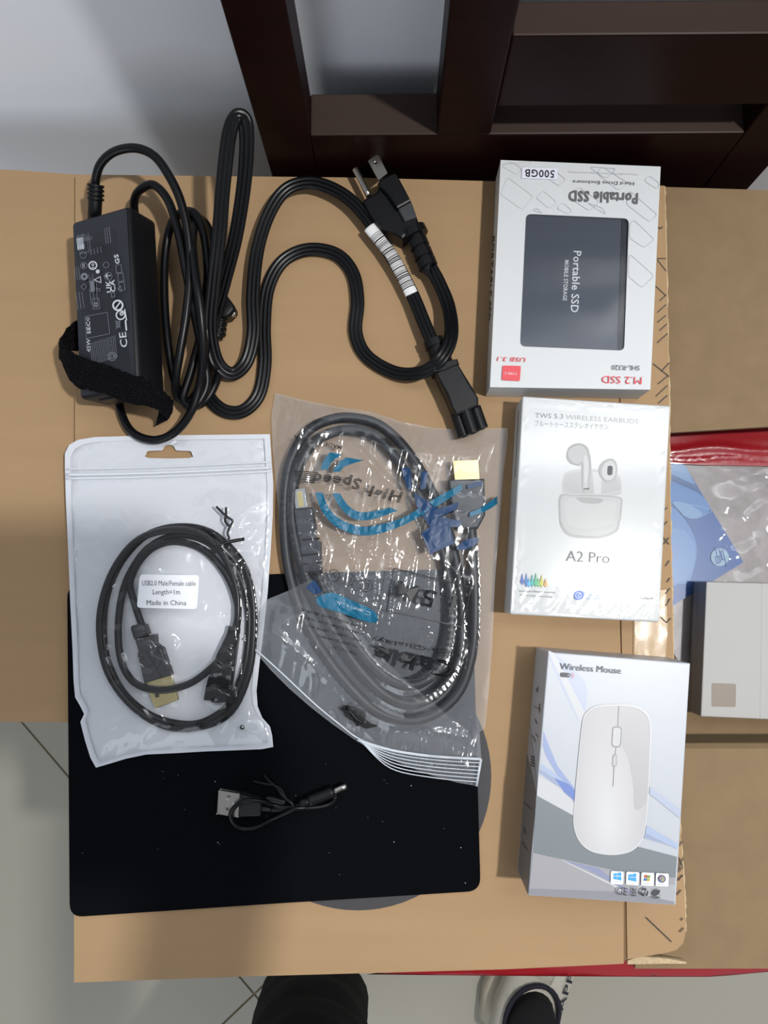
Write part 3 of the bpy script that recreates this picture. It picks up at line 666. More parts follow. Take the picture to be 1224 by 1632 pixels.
SW = film('shrink_wrap', tint=(.99, .99, .99), haze=.004, rough=.12, refl=1.2, bump=.02, bscale=20)
def wrap(x, y):
    d = dist((x, y), EQ); b = sst0(max(0, (y-925)/60)) if y > 925 else 0; e = .12 if d < 14 else 0
    return EZ+.0005+(max(b if b > .01 else 0, e))*.0007*max(0, 1-abs(noise.noise(Vector(((x+y*.9)*.085, (y-x*.5)*.018, 2))))*2.6)
bm = bmesh.new(); sheet(bm, [(834.5, 633), (1067, 648.5), (1049.3, 990), (814.5, 977)], lambda x, y, l=0: P(x, y, wrap(x, y)), spacing=4); o = flat('shrink_film', bm, SW, eb)
for f in o.data.polygons: f.use_smooth = True
# --- mouse box
MQ = [(873.6, 1039), (1100.5, 1057), (1077, 1443), (841.5, 1427.5)]; MZ = .0385
mb = thing('mouse_box', 'silver white wireless mouse carton with blue and grey swooshes at lower right', 'box', P(960, 1240, 0))
carton(MQ, MZ, .0001, PEARL, mb)
p = Prints(mb, on_z(MZ)); T = p.text
def z7(x, y): return (x/2.757+780, y/2.757+1000)
def Z7(L): return [z7(*q) for q in L]
c_ = lambda n, rgb: mat(n, tuple(v*.83 for v in rgb), .38)
p.poly(c_('print_pale_blue', (200, 210, 232)), sm(Z7([(285, 115), (420, 240), (420, 370), (400, 420), (330, 290), (262, 125)]), 3))
p.poly(c_('print_mid_white', (222, 224, 228)), Z7([(262, 112), (285, 113), (420, 375), (400, 420)]))
p.poly(c_('print_blue', (166, 182, 226)), Z7([(238, 455), (262, 520), (300, 610), (385, 720), (378, 780), (330, 700), (250, 570), (234, 520)]))
p.poly(c_('print_sky', (188, 205, 236)), Z7([(228, 600), (300, 650), (378, 730), (378, 745), (310, 690), (225, 620)]))
p.poly(c_('print_lav', (172, 186, 218)), Z7([(222, 625), (300, 670), (385, 730), (385, 742), (290, 690), (221, 640)]))
p.poly(c_('print_deep_blue', (118, 146, 218)), Z7([(285, 660), (350, 690), (390, 735), (392, 775), (330, 725)]))
p.poly(c_('print_white', (226, 228, 231)), Z7([(215, 650), (300, 700), (372, 770), (400, 850), (375, 830), (208, 738)]))
p.poly(c_('print_slate', (138, 147, 152)), Z7([(206, 738), (375, 830), (640, 960), (824, 1008), (818, 1100), (560, 1070), (330, 1020), (192, 992)]))
p.poly(c_('print_silver', (182, 181, 186)), Z7([(191, 990), (330, 1022), (560, 1072), (817, 1100), (812, 1215), (172, 1174)]))
p.poly(c_('print_violet', (160, 166, 200)), Z7([(318, 1022), (480, 1058), (560, 1120), (640, 1170), (730, 1215), (690, 1211), (540, 1120), (420, 1060)]))
p.poly(MATS['print_white'], Z7([(316, 1022), (322, 1022), (560, 1135), (660, 1200), (645, 1200), (540, 1135)]))
p.poly(c_('print_dusk', (160, 160, 168)), Z7([(176, 1148), (640, 1165), (815, 1160), (812, 1218), (171, 1176)]))
p.poly(c_('print_greywhite', (196, 198, 202)), Z7([(640, 1130), (816, 1130), (813, 1205), (690, 1180)]))
p.poly(MATS['print_pale_blue'], Z7([(705, 700), (840, 800), (838, 840), (703, 730)])); p.poly(MATS['print_sky'], Z7([(690, 870), (826, 950), (825, 975), (685, 905)])); p.poly(MATS['print_lav'], Z7([(682, 905), (760, 945), (825, 968), (680, 925)]))
mo = [(408, 420), (425, 375), (470, 345), (560, 338), (640, 345), (690, 375), (710, 430), (708, 560), (700, 740), (685, 890), (665, 945), (620, 985), (540, 1000), (450, 985), (395, 940), (370, 870), (372, 790), (388, 600)]
p.poly(c_('picture_rim', (240, 240, 241)), sm(Z7(mo), 5), 'picture')
p.done()
# the printed mouse: body tone runs from grey to white as printed
mm = bpy.data.materials.new('mouse_picture_ink'); mm.use_nodes = True; nt = mm.node_tree; b = nt.nodes['Principled BSDF']; b.inputs['Roughness'].default_value = .38
tc = nt.nodes.new('ShaderNodeTexCoord'); gr = nt.nodes.new('ShaderNodeTexGradient'); gr.gradient_type = 'SPHERICAL'; mp = nt.nodes.new('ShaderNodeMapping')
mp.inputs['Location'].default_value = (-.55, -.22, 0); mp.inputs['Scale'].default_value = (1.3, 1.05, 0.0)
rp = nt.nodes.new('ShaderNodeValToRGB'); rp.color_ramp.elements[0].color = (*lin((164, 162, 166)), 1); rp.color_ramp.elements[1].color = (*lin((198, 198, 199)), 1); rp.color_ramp.elements[1].position = .95
for a, c in ((tc.outputs['Generated'], mp.inputs[0]), (mp.outputs[0], gr.inputs[0]), (gr.outputs[1], rp.inputs[0]), (rp.outputs[0], b.inputs['Base Color'])): nt.links.new(a, c)
p.b = {}; p.l += .00005
cx, cy = 545, 680
p.poly(mm, sm(Z7([(cx+(x-cx)*.975, cy+(y-cy)*.985) for x, y in mo]), 5), 'mouse_picture'); p.done(); p.b = {}
p.poly(c_('picture_shade', (204, 202, 205)), sm(Z7([(568, 352), (640, 358), (690, 400), (700, 470), (698, 600), (690, 760), (640, 800), (632, 700), (610, 580), (568, 480)]), 4), 'picture')
p.line(GREY, Z7([(568, 345), (564, 432)]), .8); p.line(GREY, Z7([(556, 525), (552, 560)]), .8); p.line(GREY, Z7([(548, 608), (543, 698)]), .9)
p.poly(c_('picture_wheel_edge', (150, 152, 156)), rrect(Z7([(541, 434), (582, 436), (577, 528), (536, 526)]), 6, 5), 'picture'); p.poly(c_('picture_wheel', (218, 219, 221)), rrect(Z7([(545, 439), (578, 441), (573, 523), (540, 521)]), 5, 5), 'picture')
p.poly(MATS['picture_wheel_edge'], rrect(Z7([(543, 558), (562, 559), (559, 612), (539, 611)]), 3.3, 4), 'picture'); p.poly(c_('picture_button', (208, 208, 210)), rrect(Z7([(545, 561), (560, 562), (557, 609), (541, 608)]), 3, 4), 'picture')
T(GREY, 'Wireless Mouse', z7(310, 184), z7(579, 204), 10.5)
p.poly(mat('badge_grey', (70, 72, 78), .5), rrect(Z7([(314, 198), (354, 200), (354, 220), (314, 218)]), 3, 3)); p.poly(WHITEB, ell(*z7(347, 210), 1, 1, 10))
for k, r in enumerate((2.2, 4, 5.8)): p.line(RED, ell(*z7(355, 212), r, r, 6, 0, -50, 50), .5)
WT = mat('badge_white', (236, 238, 240), .4); WB = mat('logo_blue', (60, 156, 222), .4)
for k, x in enumerate((534, 602, 668, 732)): p.poly(WT, rrect(Z7([(x, 1070+k*3), (x+56, 1073+k*3), (x+54, 1130+k*3), (x-2, 1127+k*3)]), 2.5, 3), 'printed_badge')
for x, y in ((562, 1092), (628, 1097)):
    for a, b2 in ((-1, -1), (1, -1), (-1, 1), (1, 1)):
        u0, u1 = (1.2, 18) if a > 0 else (-17, -1.2); v0, v1 = (1.2, 16) if b2 > 0 else (-14, -1.2)
        f_ = lambda u, v: z7(x+u, y+v*(1+u*.012)+1)
        p.poly(WB, [f_(u0, v0), f_(u1, v0), f_(u1, v1), f_(u0, v1)])
    T(MATS['pale_blue_print'], 'Windows', z7(x-20, y+27), z7(x+18, y+29), 1.8)
x, y = 693, 1100
for dx, dy, c in ((-13, -13, (214, 110, 60)), (1, -11, (140, 180, 70)), (-15, 1, (80, 140, 205)), (-1, 3, (228, 196, 70))): p.poly(c_('flag_%d' % c[0], c), Z7([(x+dx+2, y+dy+2), (x+dx+14, y+dy), (x+dx+12, y+dy+12), (x+dx, y+dy+13)]))
T(GREY, 'Windows 7', z7(673, 1128), z7(713, 1130), 1.8)
p.poly(c_('orb', (96, 92, 130)), ell(*z7(758, 1105), 6.2, 6.2)); p.poly(c_('orb_light', (196, 190, 205)), ell(*z7(758, 1105), 4.2, 4.2))
for dx, dy, c in ((-8, -8, 214), (1, -7, 140), (-8, 1, 80), (1, 2, 228)): p.poly(MATS['flag_%d' % c], Z7([(758+dx, 1105+dy), (758+dx+7, 1105+dy), (758+dx+7, 1105+dy+7), (758+dx, 1105+dy+7)]))
T(GREY, 'Windows', z7(740, 1131), z7(776, 1133), 1.8)
DK = mat('dark_print', (56, 58, 64), .5)
T(DK, 'C', z7(557, 1174), z7(580, 1176), 12, .0); T(DK, 'E', z7(588, 1177), z7(607, 1178), 12, .0)
p.line(DK, Z7([(624, 1178), (645, 1179)]), 1.5); p.line(DK, Z7([(628, 1146), (645, 1170)]), .9); p.line(DK, Z7([(646, 1147), (628, 1170)]), .9); p.line(DK, Z7([(628, 1150), (644, 1151), (641, 1168), (631, 1168)]), .9, closed=True)
for a in (0, 120, 240):
    c0 = z7(681, 1164); q = ell(*c0, 5.2, 5.2, 6, 0, a-140, a-70); p.line(DK, q, 2.2); e = Vector(q[-1]); an = math.radians(a-70+90)
    p.poly(DK, [tuple(e+Vector((math.cos(an+k), math.sin(an+k)))*3) for k in (0, 2.1, -2.1)])
p.poly(DK, sm(Z7([(722, 1180), (725, 1162), (748, 1152), (745, 1172)]), 3)); p.line(DK, ell(*z7(735, 1170), 6, 5.5, 12, 0, 20, 330), .8); p.line(DK, Z7([(716, 1188), (748, 1188)]), 1.6)
p.done()
ps = Prints(mb, side_map((873.6, 1039, MZ), (841.5, 1427.5, MZ)))
def z6(x, y): return (x/3.886+820, y/3.886+1020)
ps.poly(c_('side_slate', (126, 129, 133)), [z6(80, 700), z6(138, 950), z6(82, 1572), z6(22, 1425)]); ps.poly(c_('side_pale', (196, 196, 200)), [z6(84, 690), z6(98, 510), z6(138, 900), z6(138, 950)])
for L in ([(145, 290), (140, 320)], [(122, 410), (160, 430)], [(158, 395), (155, 450)], [(112, 590), (132, 630)], [(130, 490), (142, 520)], [(135, 580), (148, 600)], [(50, 1250), (80, 1300)], [(60, 1160), (70, 1200)], [(65, 1010), (110, 1050)]): ps.line(DK, [z6(*q) for q in L], 1.0)
for k in range(4): ps.line(DK, [z6(108, 720+k*18), z6(126, 730+k*18)], 2)
ps.ring(DK, *z6(145, 310), 2.4, .7); ps.done()

# --- plain white box in the opening
wq = [(1126, 927), (1330, 932), (1325, 1151), (1117, 1142)]
wb = thing('plain_white_box', 'plain white carton with a small tan square, inside the open cardboard box', 'box', P(1210, 1040, -.056))
carton(wq, .0235, -.0535, mat('off_white_card', (164, 163, 160), .55), wb)
p = Prints(wb, on_z(-.030)); p.poly(mat('tan_print', (128, 116, 104), .5), rrect([(1134.5, 1088.5), (1173, 1090), (1172.5, 1127), (1134, 1126)], 3)); p.line(LGREY, [(1215, 930), (1212, 1146)], .5); p.done()
ps = Prints(wb, side_map((1126, 927, -.030), (1117, 1142, -.030))); ps.poly(mat('side_grey', (176, 176, 180), .55), [(1107, 931), (1110, 931), (1106, 1132), (1103.5, 1131)]); ps.done()

# ================================================================== BROCHURE AND RED-TOPPED BAG
br = thing('brochure', 'blue brochure card with a round white logo, inside the clear red-topped bag', 'card', P(1110, 850, -.056))
cc, u, v = Vector((1185, 896)), Vector((-92, -152))/177.7, Vector((-109, 67))/128
quad = [tuple(cc), tuple(cc+u*235), tuple(cc+u*235+v*190), tuple(cc+v*190)]
def q8(x, y): return (x/6.8+1050, y/6.8+700)
BZ = -.0530
bm = bmesh.new(); slab(bm, rrect(quad, 2.5, 3), BZ, BZ-.0006); obj('card', bm, mat('brochure_blue', (30, 80, 144), .35), br)
p = Prints(br, on_z(BZ)); ck = lambda L: [q8(*k) for k in L]
cl = lambda n, c: mat('brochure_'+n, (c[0]*.62, c[1]*.74, c[2]*.8), .35)
p.poly(cl('top', (154, 184, 226)), ck([(0, 100), (200, 230), (295, 300), (400, 495), (240, 430), (98, 360), (-100, 260)]), 'picture')
p.poly(cl('dark', (70, 112, 168)), ck([(0, 320), (100, 360), (250, 432), (402, 500), (470, 610), (330, 560), (180, 500), (0, 460)]), 'picture')
for k in range(6): p.line(cl('line', (92, 138, 194)), ck([(150+k*20, 400+k*18), (260+k*25, 455+k*20), (400+k*14, 510+k*22)]), .5)
p.poly(cl('bubble', (112, 160, 218)), sm(ck([(-50, 420), (98, 440), (300, 520), (470, 615), (555, 750), (480, 830), (380, 858), (290, 840), (220, 770), (150, 690), (0, 640)]), 3), 'picture')
p.poly(cl('bubble_light', (168, 194, 230)), sm(ck([(150, 690), (230, 680), (350, 720), (470, 800), (440, 840), (370, 855), (290, 835), (215, 765)]), 3), 'picture')
p.line(cl('rim', (200, 216, 240)), sm(ck([(150, 690), (220, 770), (290, 840), (380, 860), (480, 830), (560, 755)]), 3)[:18], .8)
p.poly(cl('bubble2', (124, 164, 220)), sm(ck([(-100, 640), (130, 720), (250, 830), (340, 960), (395, 1090), (412, 1200), (400, 1320), (360, 1470), (320, 1555), (220, 1565), (0, 1560)]), 3), 'picture')
p.poly(cl('bubble3', (146, 178, 226)), sm(ck([(-60, 960), (140, 970), (260, 985), (340, 1060), (390, 1180), (385, 1330), (330, 1480), (220, 1545), (0, 1550)]), 3), 'picture')
lg = q8(662, 1278); LC = cl('logo', (206, 216, 226))
p.poly(LC, ell(*lg, 14.4, 14.2, 36)); LB = MATS['brochure_blue']
for L in ([(612, 1180), (650, 1345)], [(628, 1345), (668, 1330), (652, 1268), (612, 1275), (625, 1345)], [(652, 1195), (682, 1310), (716, 1300)], [(690, 1200), (735, 1375)], [(668, 1212), (692, 1308)]): p.line(LB, ck(L), 1.7)
p.done()
bg = thing('red_topped_bag', 'clear plastic bag with a red top band, inside the open cardboard box', 'bag', P(1150, 820, -.056))
RZ = -.0500
RF = mat('red_film', (146, 20, 30), .35, coat=.8, crough=.12, var=.05)
def rz(x, y): return RZ+.0022*noise.noise(Vector((x*.006, y*.03, 1)))+.0016*max(0, 1-abs(y-716+4*math.sin(x*.04))/9)+.0012*max(0, 1-abs(y-731+2*math.sin(x*.05))/4)
bm = bmesh.new(); sheet(bm, [(1000, 640), (1400, 630), (1400, 742), (1224, 743), (1120, 741), (1000, 735)], lambda x, y, l=0: P(x, y, rz(x, y)), spacing=4); o = flat('red_band', bm, RF, bg)
for f in o.data.polygons: f.use_smooth = True
CF = film('clear_bag_film', tint=(.93, .93, .94), haze=.012, hazecol=(.62, .6, .6), rough=.05, refl=.6, bump=.05, bscale=30)
CB = mat('bag_back_film', (140, 134, 132), .35, var=.5, vscale=45, bump=.6, bscale=35)  # whitish reflections and glints of the crumpled film put into the mottled colour
def bz(x, y):
    v = abs(noise.noise(Vector((x*.022, y*.022, 4))))+.5*abs(noise.noise(Vector((x*.05, y*.05, 8)))); return RZ-.0018+.0022*v*sst0((x-1120)/60)
bm = bmesh.new(); bo = [(1000, 736), (1120, 742), (1224, 744), (1400, 742), (1400, 1060), (1120, 1060), (1080, 1052), (1073, 1040), (1070, 960), (1066, 900), (1000, 900)]
sheet(bm, bo, lambda x, y, l=0: P(x, y, bz(x, y)), spacing=6); o = flat('clear_film', bm, CF, bg)
for f in o.data.polygons: f.use_smooth = True
bm = bmesh.new(); sheet(bm, bo, on_z(-.0554), spacing=30); flat('back_film', bm, CB, bg)
rm = thing('red_mailer', 'glossy red plastic mailer peeking out under the front edge of the cardboard box', 'bag', P(900, 1548, -.018))
bm = bmesh.new(); ro = [(585, 1553), (800, 1520), (1000, 1500), (1300, 1500), (1300, 1545), (1224, 1549), (1160, 1555), (1130, 1557), (1040, 1557), (900, 1556), (760, 1555)]
sheet(bm, ro, lambda x, y, l=0: P(x, y, -.0172-.003*max(0, (y-1540)/16)+.0006*noise.noise(Vector((x*.02, y*.05, 3)))), spacing=6); bm.normal_update(); bmesh.ops.solidify(bm, geom=bm.faces[:], thickness=.0006); obj('mailer_film', bm, RF, rm, True)

# ================================================================== USB EXTENSION CABLE IN ITS POUCH
def z5(x, y): return (x/2.813+80, y/2.813+660)
PO = [z5(*q) for q in [(66, 240), (66, 175), (85, 138), (125, 115), (200, 103), (400, 97), (700, 93), (985, 90), (992, 200), (1000, 310), (998, 450), (988, 620), (975, 800), (958, 960), (938, 1120), (925, 1240), (930, 1310), (950, 1360), (985, 1400), (995, 1440), (1000, 1492), (950, 1502), (860, 1506), (700, 1512), (560, 1520), (430, 1526), (340, 1545), (270, 1566), (205, 1585), (180, 1540), (158, 1470), (145, 1420), (135, 1380), (152, 1345), (135, 1310), (112, 1270), (105, 1200), (100, 1050), (90, 850), (80, 600), (70, 380)]]
HH = [z5(*q) for q in sm([(440, 165), (500, 163), (512, 145), (533, 138), (555, 145), (566, 163), (625, 165), (635, 180), (625, 197), (440, 197), (431, 180)], 2)]
pu = thing('cable_pouch', 'white backed clear zip pouch with hang hole holding a coiled black cable', 'pouch', P(270, 960, .003))
WF = mat('white_pouch_film', (206, 209, 216), .4, var=.03, vscale=20, coat=.3)
bm = bmesh.new(); sheet(bm, PO, lambda x, y, l=0: P(x, y, .0030+.0016*noise.noise(Vector((x*.02, y*.02, 9))) if dist((x, y), PO) < 14 else .0030), [HH], 9); flat('back_film', bm, WF, pu)
def sst(t): t = max(0, min(1, t)); return t*t*(3-2*t)
def drape(samples, slope, cell=24):
    g = {}
    for x, y, z, r in samples: g.setdefault((int(x//cell), int(y//cell)), []).append((x, y, z, r))
    def f(x, y):
        b = 0; cx, cy = int(x//cell), int(y//cell)
        for i in (-1, 0, 1):
            for j in (-1, 0, 1):
                for sx, sy, sz, sr in g.get((cx+i, cy+j), ()):
                    d = math.hypot(x-sx, y-sy); h = sz-slope*max(0, d-sr)
                    if h > b: b = h
        return b
    return f
def to_px(p):
    q = R_.transposed() @ (p-C_); return (W_/2+F_*q.x/-q.z, H_/2-F_*q.y/-q.z)
def cover(pts, r, n=5):
    return [(*to_px(p+Vector((0, 0, r))), p.z+r+.0009, r/.0004+1.5) for p in path(pts, n)]
def pz(x, y):
    return max(pz0(x, y), PD(x, y))
def pz0(x, y):
    d = dist((x, y), PO); top = sst((y-770)/60)
    n1 = noise.noise(Vector((x*.016, y*.016, 1))); n2 = abs(noise.noise(Vector((x*.035+y*.012, y*.03-x*.01, 5)))); n3 = noise.noise(Vector((x*.08, y*.08, 3)))
    h = .0040+.0085*sst(d/55)*top*(.82+.25*n1) + sst(d/25)*(.0016*(1-n2*2.2)*(.35+.65*top)+.00022*n3)
    return max(.0036, h)
def ringp(cx, cy, rx, ry, a0, a1, z0, z1, n=14, rot=-8):
    o = []
    for i in range(n+1):
        t = i/n; x, y = ell(cx, cy, rx, ry, 1, rot, a0+(a1-a0)*t, a0+(a1-a0)*t+.001)[0]; o.append((*z5(x, y), z0+(z1-z0)*t))
    return o
up = [(*z5(412, 950), .0075), (*z5(385, 870), .0075), (*z5(362, 790), .008), (*z5(362, 740), .009), (*z5(400, 660), .0095), (*z5(470, 595), .0095), (*z5(570, 572), .0095), (*z5(690, 610), .0095), (*z5(790, 720), .0095), (*z5(840, 860), .0095), (*z5(825, 980), .0095)]
up += [(*z5(790, 1060), .0095), (*z5(720, 1140), .0098), (*z5(620, 1210), .0105), (*z5(490, 1238), .0110), (*z5(380, 1205), .0105), (*z5(320, 1110), .009), (*z5(305, 960), .0078), (*z5(325, 800), .0062)]
up += [(*z5(370, 690), .006), (*z5(440, 600), .006), (*z5(560, 545), .006), (*z5(700, 570), .006), (*z5(830, 690), .006), (*z5(885, 850), .006), (*z5(890, 1000), .006), (*z5(865, 1160), .006), (*z5(800, 1300), .006), (*z5(700, 1375), .006), (*z5(590, 1390), .006), (*z5(450, 1350), .006), (*z5(330, 1250), .006), (*z5(255, 1100), .006), (*z5(238, 950), .006), (*z5(258, 800), .006), (*z5(320, 660), .006), (*z5(430, 545), .006),
       (*z5(570, 505), .0062), (*z5(720, 530), .007), (*z5(850, 650), .008), (*z5(905, 800), .0085), (*z5(912, 1000), .008), (*z5(885, 1180), .0075), (*z5(810, 1335), .007), (*z5(680, 1400), .0065), (*z5(520, 1400), .007), (*z5(370, 1310), .008), (*z5(260, 1160), .0095), (*z5(222, 980), .0105), (*z5(238, 820), .0105), (*z5(300, 670), .0105), (*z5(400, 560), .0105), (*z5(540, 520), .0105), (*z5(680, 540), .0105), (*z5(780, 640), .0108), (*z5(835, 780), .0112), (*z5(842, 900), .0112), (*z5(830, 985), .0100)]
PD = drape(cover(up, .0023, 6)+[(*z5(x, y), .0138, 9) for x, y in ((400, 980), (430, 1050), (460, 1100), (480, 1160), (440, 1180), (500, 1120), (510, 1230), (480, 1290), (550, 1270))]+[(*z5(x, y), .0148, 9) for x, y in ((815, 1010), (790, 1080), (800, 1150), (740, 1140), (740, 1250), (780, 1270), (710, 1260), (810, 980))]+[(*z5(x, y), .0152, 6) for x, y in ((760, 590), (795, 545), (805, 505), (810, 480), (775, 445), (788, 425), (750, 418))], .00042)
PF = film('pouch_front_film', tint=(.985, .985, .985), haze=.006, hazecol=(.85, .87, .9), rough=.10, refl=1.0, bump=.13, bscale=70)
bm = bmesh.new(); sheet(bm, PO, lambda x, y, l=0: P(x, y, pz(x, y)), [HH], 4.5); o = flat('front_film', bm, PF, pu)
for f in o.data.polygons: f.use_smooth = True
# zip ridge and welded borders
bm = bmesh.new()
for dy, r in ((0, .0009), (6, .0006), (-9, .0005)): sweep(bm, [P(x, y+dy, .0052) for x, y in smoothloop([z5(72, 272), z5(300, 268), z5(600, 258), z5(990, 240)], 6, False)], circ(r, 8))
obj('zip_ridge', bm, mat('clear_white_plastic', (214, 217, 224), .2, coat=.6), pu, True)
bm = bmesh.new(); IN = [(x+(265-x)*.055, y+(960-y)*.028) for x, y in PO]
sheet(bm, PO, lambda x, y, l=0: P(x, y, .0042), [HH, IN] if 0 else [IN], None); flat('welded_border', bm, WF, pu)
# sticker
LBL = mat('white_sticker_paper', (234, 236, 242), .5)
c0 = [z5(*q) for q in [(402, 718), (668, 722), (658, 874), (388, 868)]]
zt = lambda x, y, l=0.0: P(x, y, .0172+l)
bm = bmesh.new(); sheet(bm, rrect(c0, 6, 4), zt, spacing=12, lift=0); flat('sticker', bm, LBL, pu)
p = Prints(pu, zt); TXT = mat('sticker_ink', (62, 62, 72), .5)
p.text(TXT, 'USB2.0 Male/Female cable', z5(412, 768), z5(652, 770), 8.2); p.text(TXT, 'Length=1m', z5(460, 808), z5(582, 808), 8.2); p.text(TXT, 'Made in China', z5(432, 856), z5(610, 857), 8.2)
p.done()
p = Prints(pu, lambda x, y, l=0: P(x, y, .0060+l)); 
p.poly(INK, ell(*z5(861, 1404), 4.2, 3.8, 18)); p.poly(LBL, ell(*z5(863, 1402), 1.6, 1.4)); p.done()
uc = thing('usb_extension_cable', 'black USB extension cable coiled in rings inside the white pouch', 'cable', P(270, 990, .003))
bm = bmesh.new(); tube(bm, up, .0023, 5); obj('cable', bm, BLACKC, uc, True)
GRYP = mat('grey_black_plastic', (44, 44, 47), .5, var=.05)
def q5(L): return [z5(*k) for k in L]
bm = bmesh.new(); cham(bm, q5([(372, 960), (425, 942), (440, 985), (380, 1005)]), .0105, .0040); cham(bm, q5([(378, 1010), (468, 988), (470, 1030), (500, 1050), (540, 1170), (420, 1208), (388, 1080), (392, 1060)]), .0115, .0038, .0016); pg = obj('plug', bm, GRYP, uc)
for k in range(3):
    bm = bmesh.new(); tube(bm, [(*z5(370+k*4, 968+k*13), .0085), (*z5(428+k*4, 950+k*13), .0085)], .0028, 2, 8); obj('relief_rib', bm, GRYP, pg, True)
bm = bmesh.new(); slab(bm, q5([(424, 1208), (538, 1176), (566, 1282), (472, 1318)]), .0092, .0047); bev(bm, .0004, 1); sh = obj('plug_shell', bm, GOLDP, pg)
p = Prints(pg, on_z(.0115)); p.line(BLACKP, q5([(430, 1060), (500, 1180)]), 1.0); p.line(BLACKP, q5([(440, 1130), (466, 1120), (470, 1080)]), .9); p.line(BLACKP, q5([(500, 1100), (486, 1140), (474, 1136)]), .9); p.done()
p = Prints(pg, on_z(.0092)); p.poly(INK, q5([(468, 1255), (486, 1250), (490, 1268), (472, 1272)])); p.done()
bm = bmesh.new(); cham(bm, q5([(790, 985), (835, 965), (838, 1010), (815, 1180), (795, 1292), (740, 1296), (688, 1282), (700, 1200), (745, 1075)]), .0125, .0040, .002); cn = obj('socket', bm, BLACKP, uc)
for k in range(4):
    bm = bmesh.new(); tube(bm, [(*z5(800-k*4, 968+k*20), .009), (*z5(850-k*4, 970+k*20), .009)], .0026, 2, 8); obj('relief_rib', bm, BLACKP, cn, True)
bm = bmesh.new(); cham(bm, q5([(697, 1215), (795, 1222), (793, 1294), (740, 1297), (686, 1283)]), .0130, .0038, .001); obj('socket_rim', bm, BLACKC, cn)
bm = bmesh.new(); tube(bm, [(*z5(725, 640), .0115), (*z5(760, 590), .0132), (*z5(800, 560), .0130), (*z5(795, 535), .0135), (*z5(805, 505), .0138), (*z5(818, 480), .0138), (*z5(795, 462), .0138), (*z5(770, 440), .0136), (*z5(745, 415), .0130)], .0008, 6, 8)
tube(bm, [(*z5(805, 505), .0135), (*z5(785, 480), .0138), (*z5(788, 450), .0136), (*z5(788, 418), .0130)], .0008, 6, 8)
tube(bm, [(*z5(715, 628), .0085), (*z5(760, 585), .0142), (*z5(870, 560), .010)], .0011, 6, 8); obj('twist_tie', bm, BLACKP, uc, True)

# ================================================================== VIDEO CABLE IN ITS CLEAR BAG
def z2(x, y): return (x/2.473+380, y/2.473+600)
def q2(L): return [z2(*k) for k in L]
HO = q2([(145, 65), (250, 92), (380, 118), (520, 138), (640, 178), (760, 202), (900, 212), (985, 206), (1060, 204), (1062, 245), (1050, 330), (1038, 470), (1025, 640), (1012, 800), (1005, 960), (998, 1100), (985, 1260), (972, 1388), (950, 1400), (958, 1510), (938, 1614), (860, 1600), (760, 1572), (660, 1535), (560, 1490), (470, 1440), (370, 1370), (280, 1300), (200, 1230), (130, 1160), (70, 1090), (16, 1032), (30, 1000), (62, 958), (110, 880), (200, 845), (185, 760), (168, 620), (150, 450), (135, 280), (130, 160)])
hb = thing('cable_bag', 'clear zip bag with blue and black print holding a thick coiled video cable', 'bag', P(600, 940, .003))
FOLD = q2([(110, 880), (200, 842), (290, 798), (340, 860), (420, 940), (520, 1060), (640, 1180), (760, 1280), (900, 1390), (958, 1510), (938, 1614), (860, 1600), (760, 1572), (660, 1535), (560, 1490), (470, 1440), (370, 1370), (280, 1300), (200, 1230), (130, 1160), (70, 1090), (16, 1032), (62, 958)])
hp_ = [(912, 560, .0095), (920, 640, .0095), (928, 760, .0095), (932, 900, .009), (922, 1080, .0085), (870, 1240, .0078), (760, 1335, .0078), (640, 1350, .0078), (520, 1300, .0078), (380, 1150, .0078), (260, 960, .0078), (195, 740, .0078), (180, 520, .0078), (200, 350, .0078), (270, 220, .0078), (370, 168, .0078), (470, 165, .0078), (570, 200, .0078), (670, 300, .0078), (760, 450, .0078), (830, 620, .0078), (868, 800, .008), (880, 960, .0085), (865, 1120, .009), (790, 1240, .011), (680, 1290, .0125), (560, 1240, .0125), (430, 1090, .0125), (320, 900, .0125), (250, 740, .0118), (212, 560, .0108),
       (225, 400, .0100), (290, 270, .0095), (390, 215, .0095), (480, 215, .0095), (560, 250, .0095), (640, 350, .0095), (730, 500, .0095), (800, 680, .0098), (835, 850, .0108), (835, 1020, .0125), (790, 1150, .0145), (690, 1215, .0155), (580, 1180, .0150), (460, 1050, .0145), (360, 890, .0135), (305, 760, .0120)]
HD = drape(cover([(*z2(x, y), z) for x, y, z in hp_], .0034, 6)+[(*z2(x, y), .0162, 12) for x, y in ((860, 430), (900, 430), (940, 430), (860, 490), (905, 490), (950, 490), (905, 560), (930, 540))]+[(*z2(x, y), .0131, 9) for x, y in ((865, 350), (895, 350), (925, 350), (865, 385), (895, 385), (925, 385))]+[(*z2(x, y), .0178, 9) for x, y in ((245, 535), (270, 535), (245, 590), (275, 590), (275, 640), (280, 690), (300, 700), (270, 750), (305, 755), (245, 470), (250, 500))], .00040)
CR = [smoothloop(q2(l), 8, False) for l in ([(300, 520), (385, 600), (470, 800), (470, 1050), (455, 1300)], [(520, 560), (535, 800), (540, 1000), (530, 1180)], [(480, 290), (560, 380), (640, 460), (700, 560), (735, 700)], [(750, 720), (748, 900), (752, 1100), (745, 1390)],
    [(590, 640), (600, 850), (585, 1050), (600, 1200)], [(960, 640), (975, 800), (950, 1000), (930, 1200)], [(240, 600), (300, 605), (340, 660), (330, 760)], [(860, 1120), (900, 1180), (940, 1260), (985, 1300)], [(130, 1000), (250, 1100), (380, 1220), (520, 1340), (700, 1390)], [(660, 1380), (780, 1400), (900, 1420)], [(1010, 260), (1025, 420), (990, 620)])]
CG = {}
for l in CR:
    for x, y in l: CG.setdefault((int(x//16), int(y//16)), []).append((x, y))
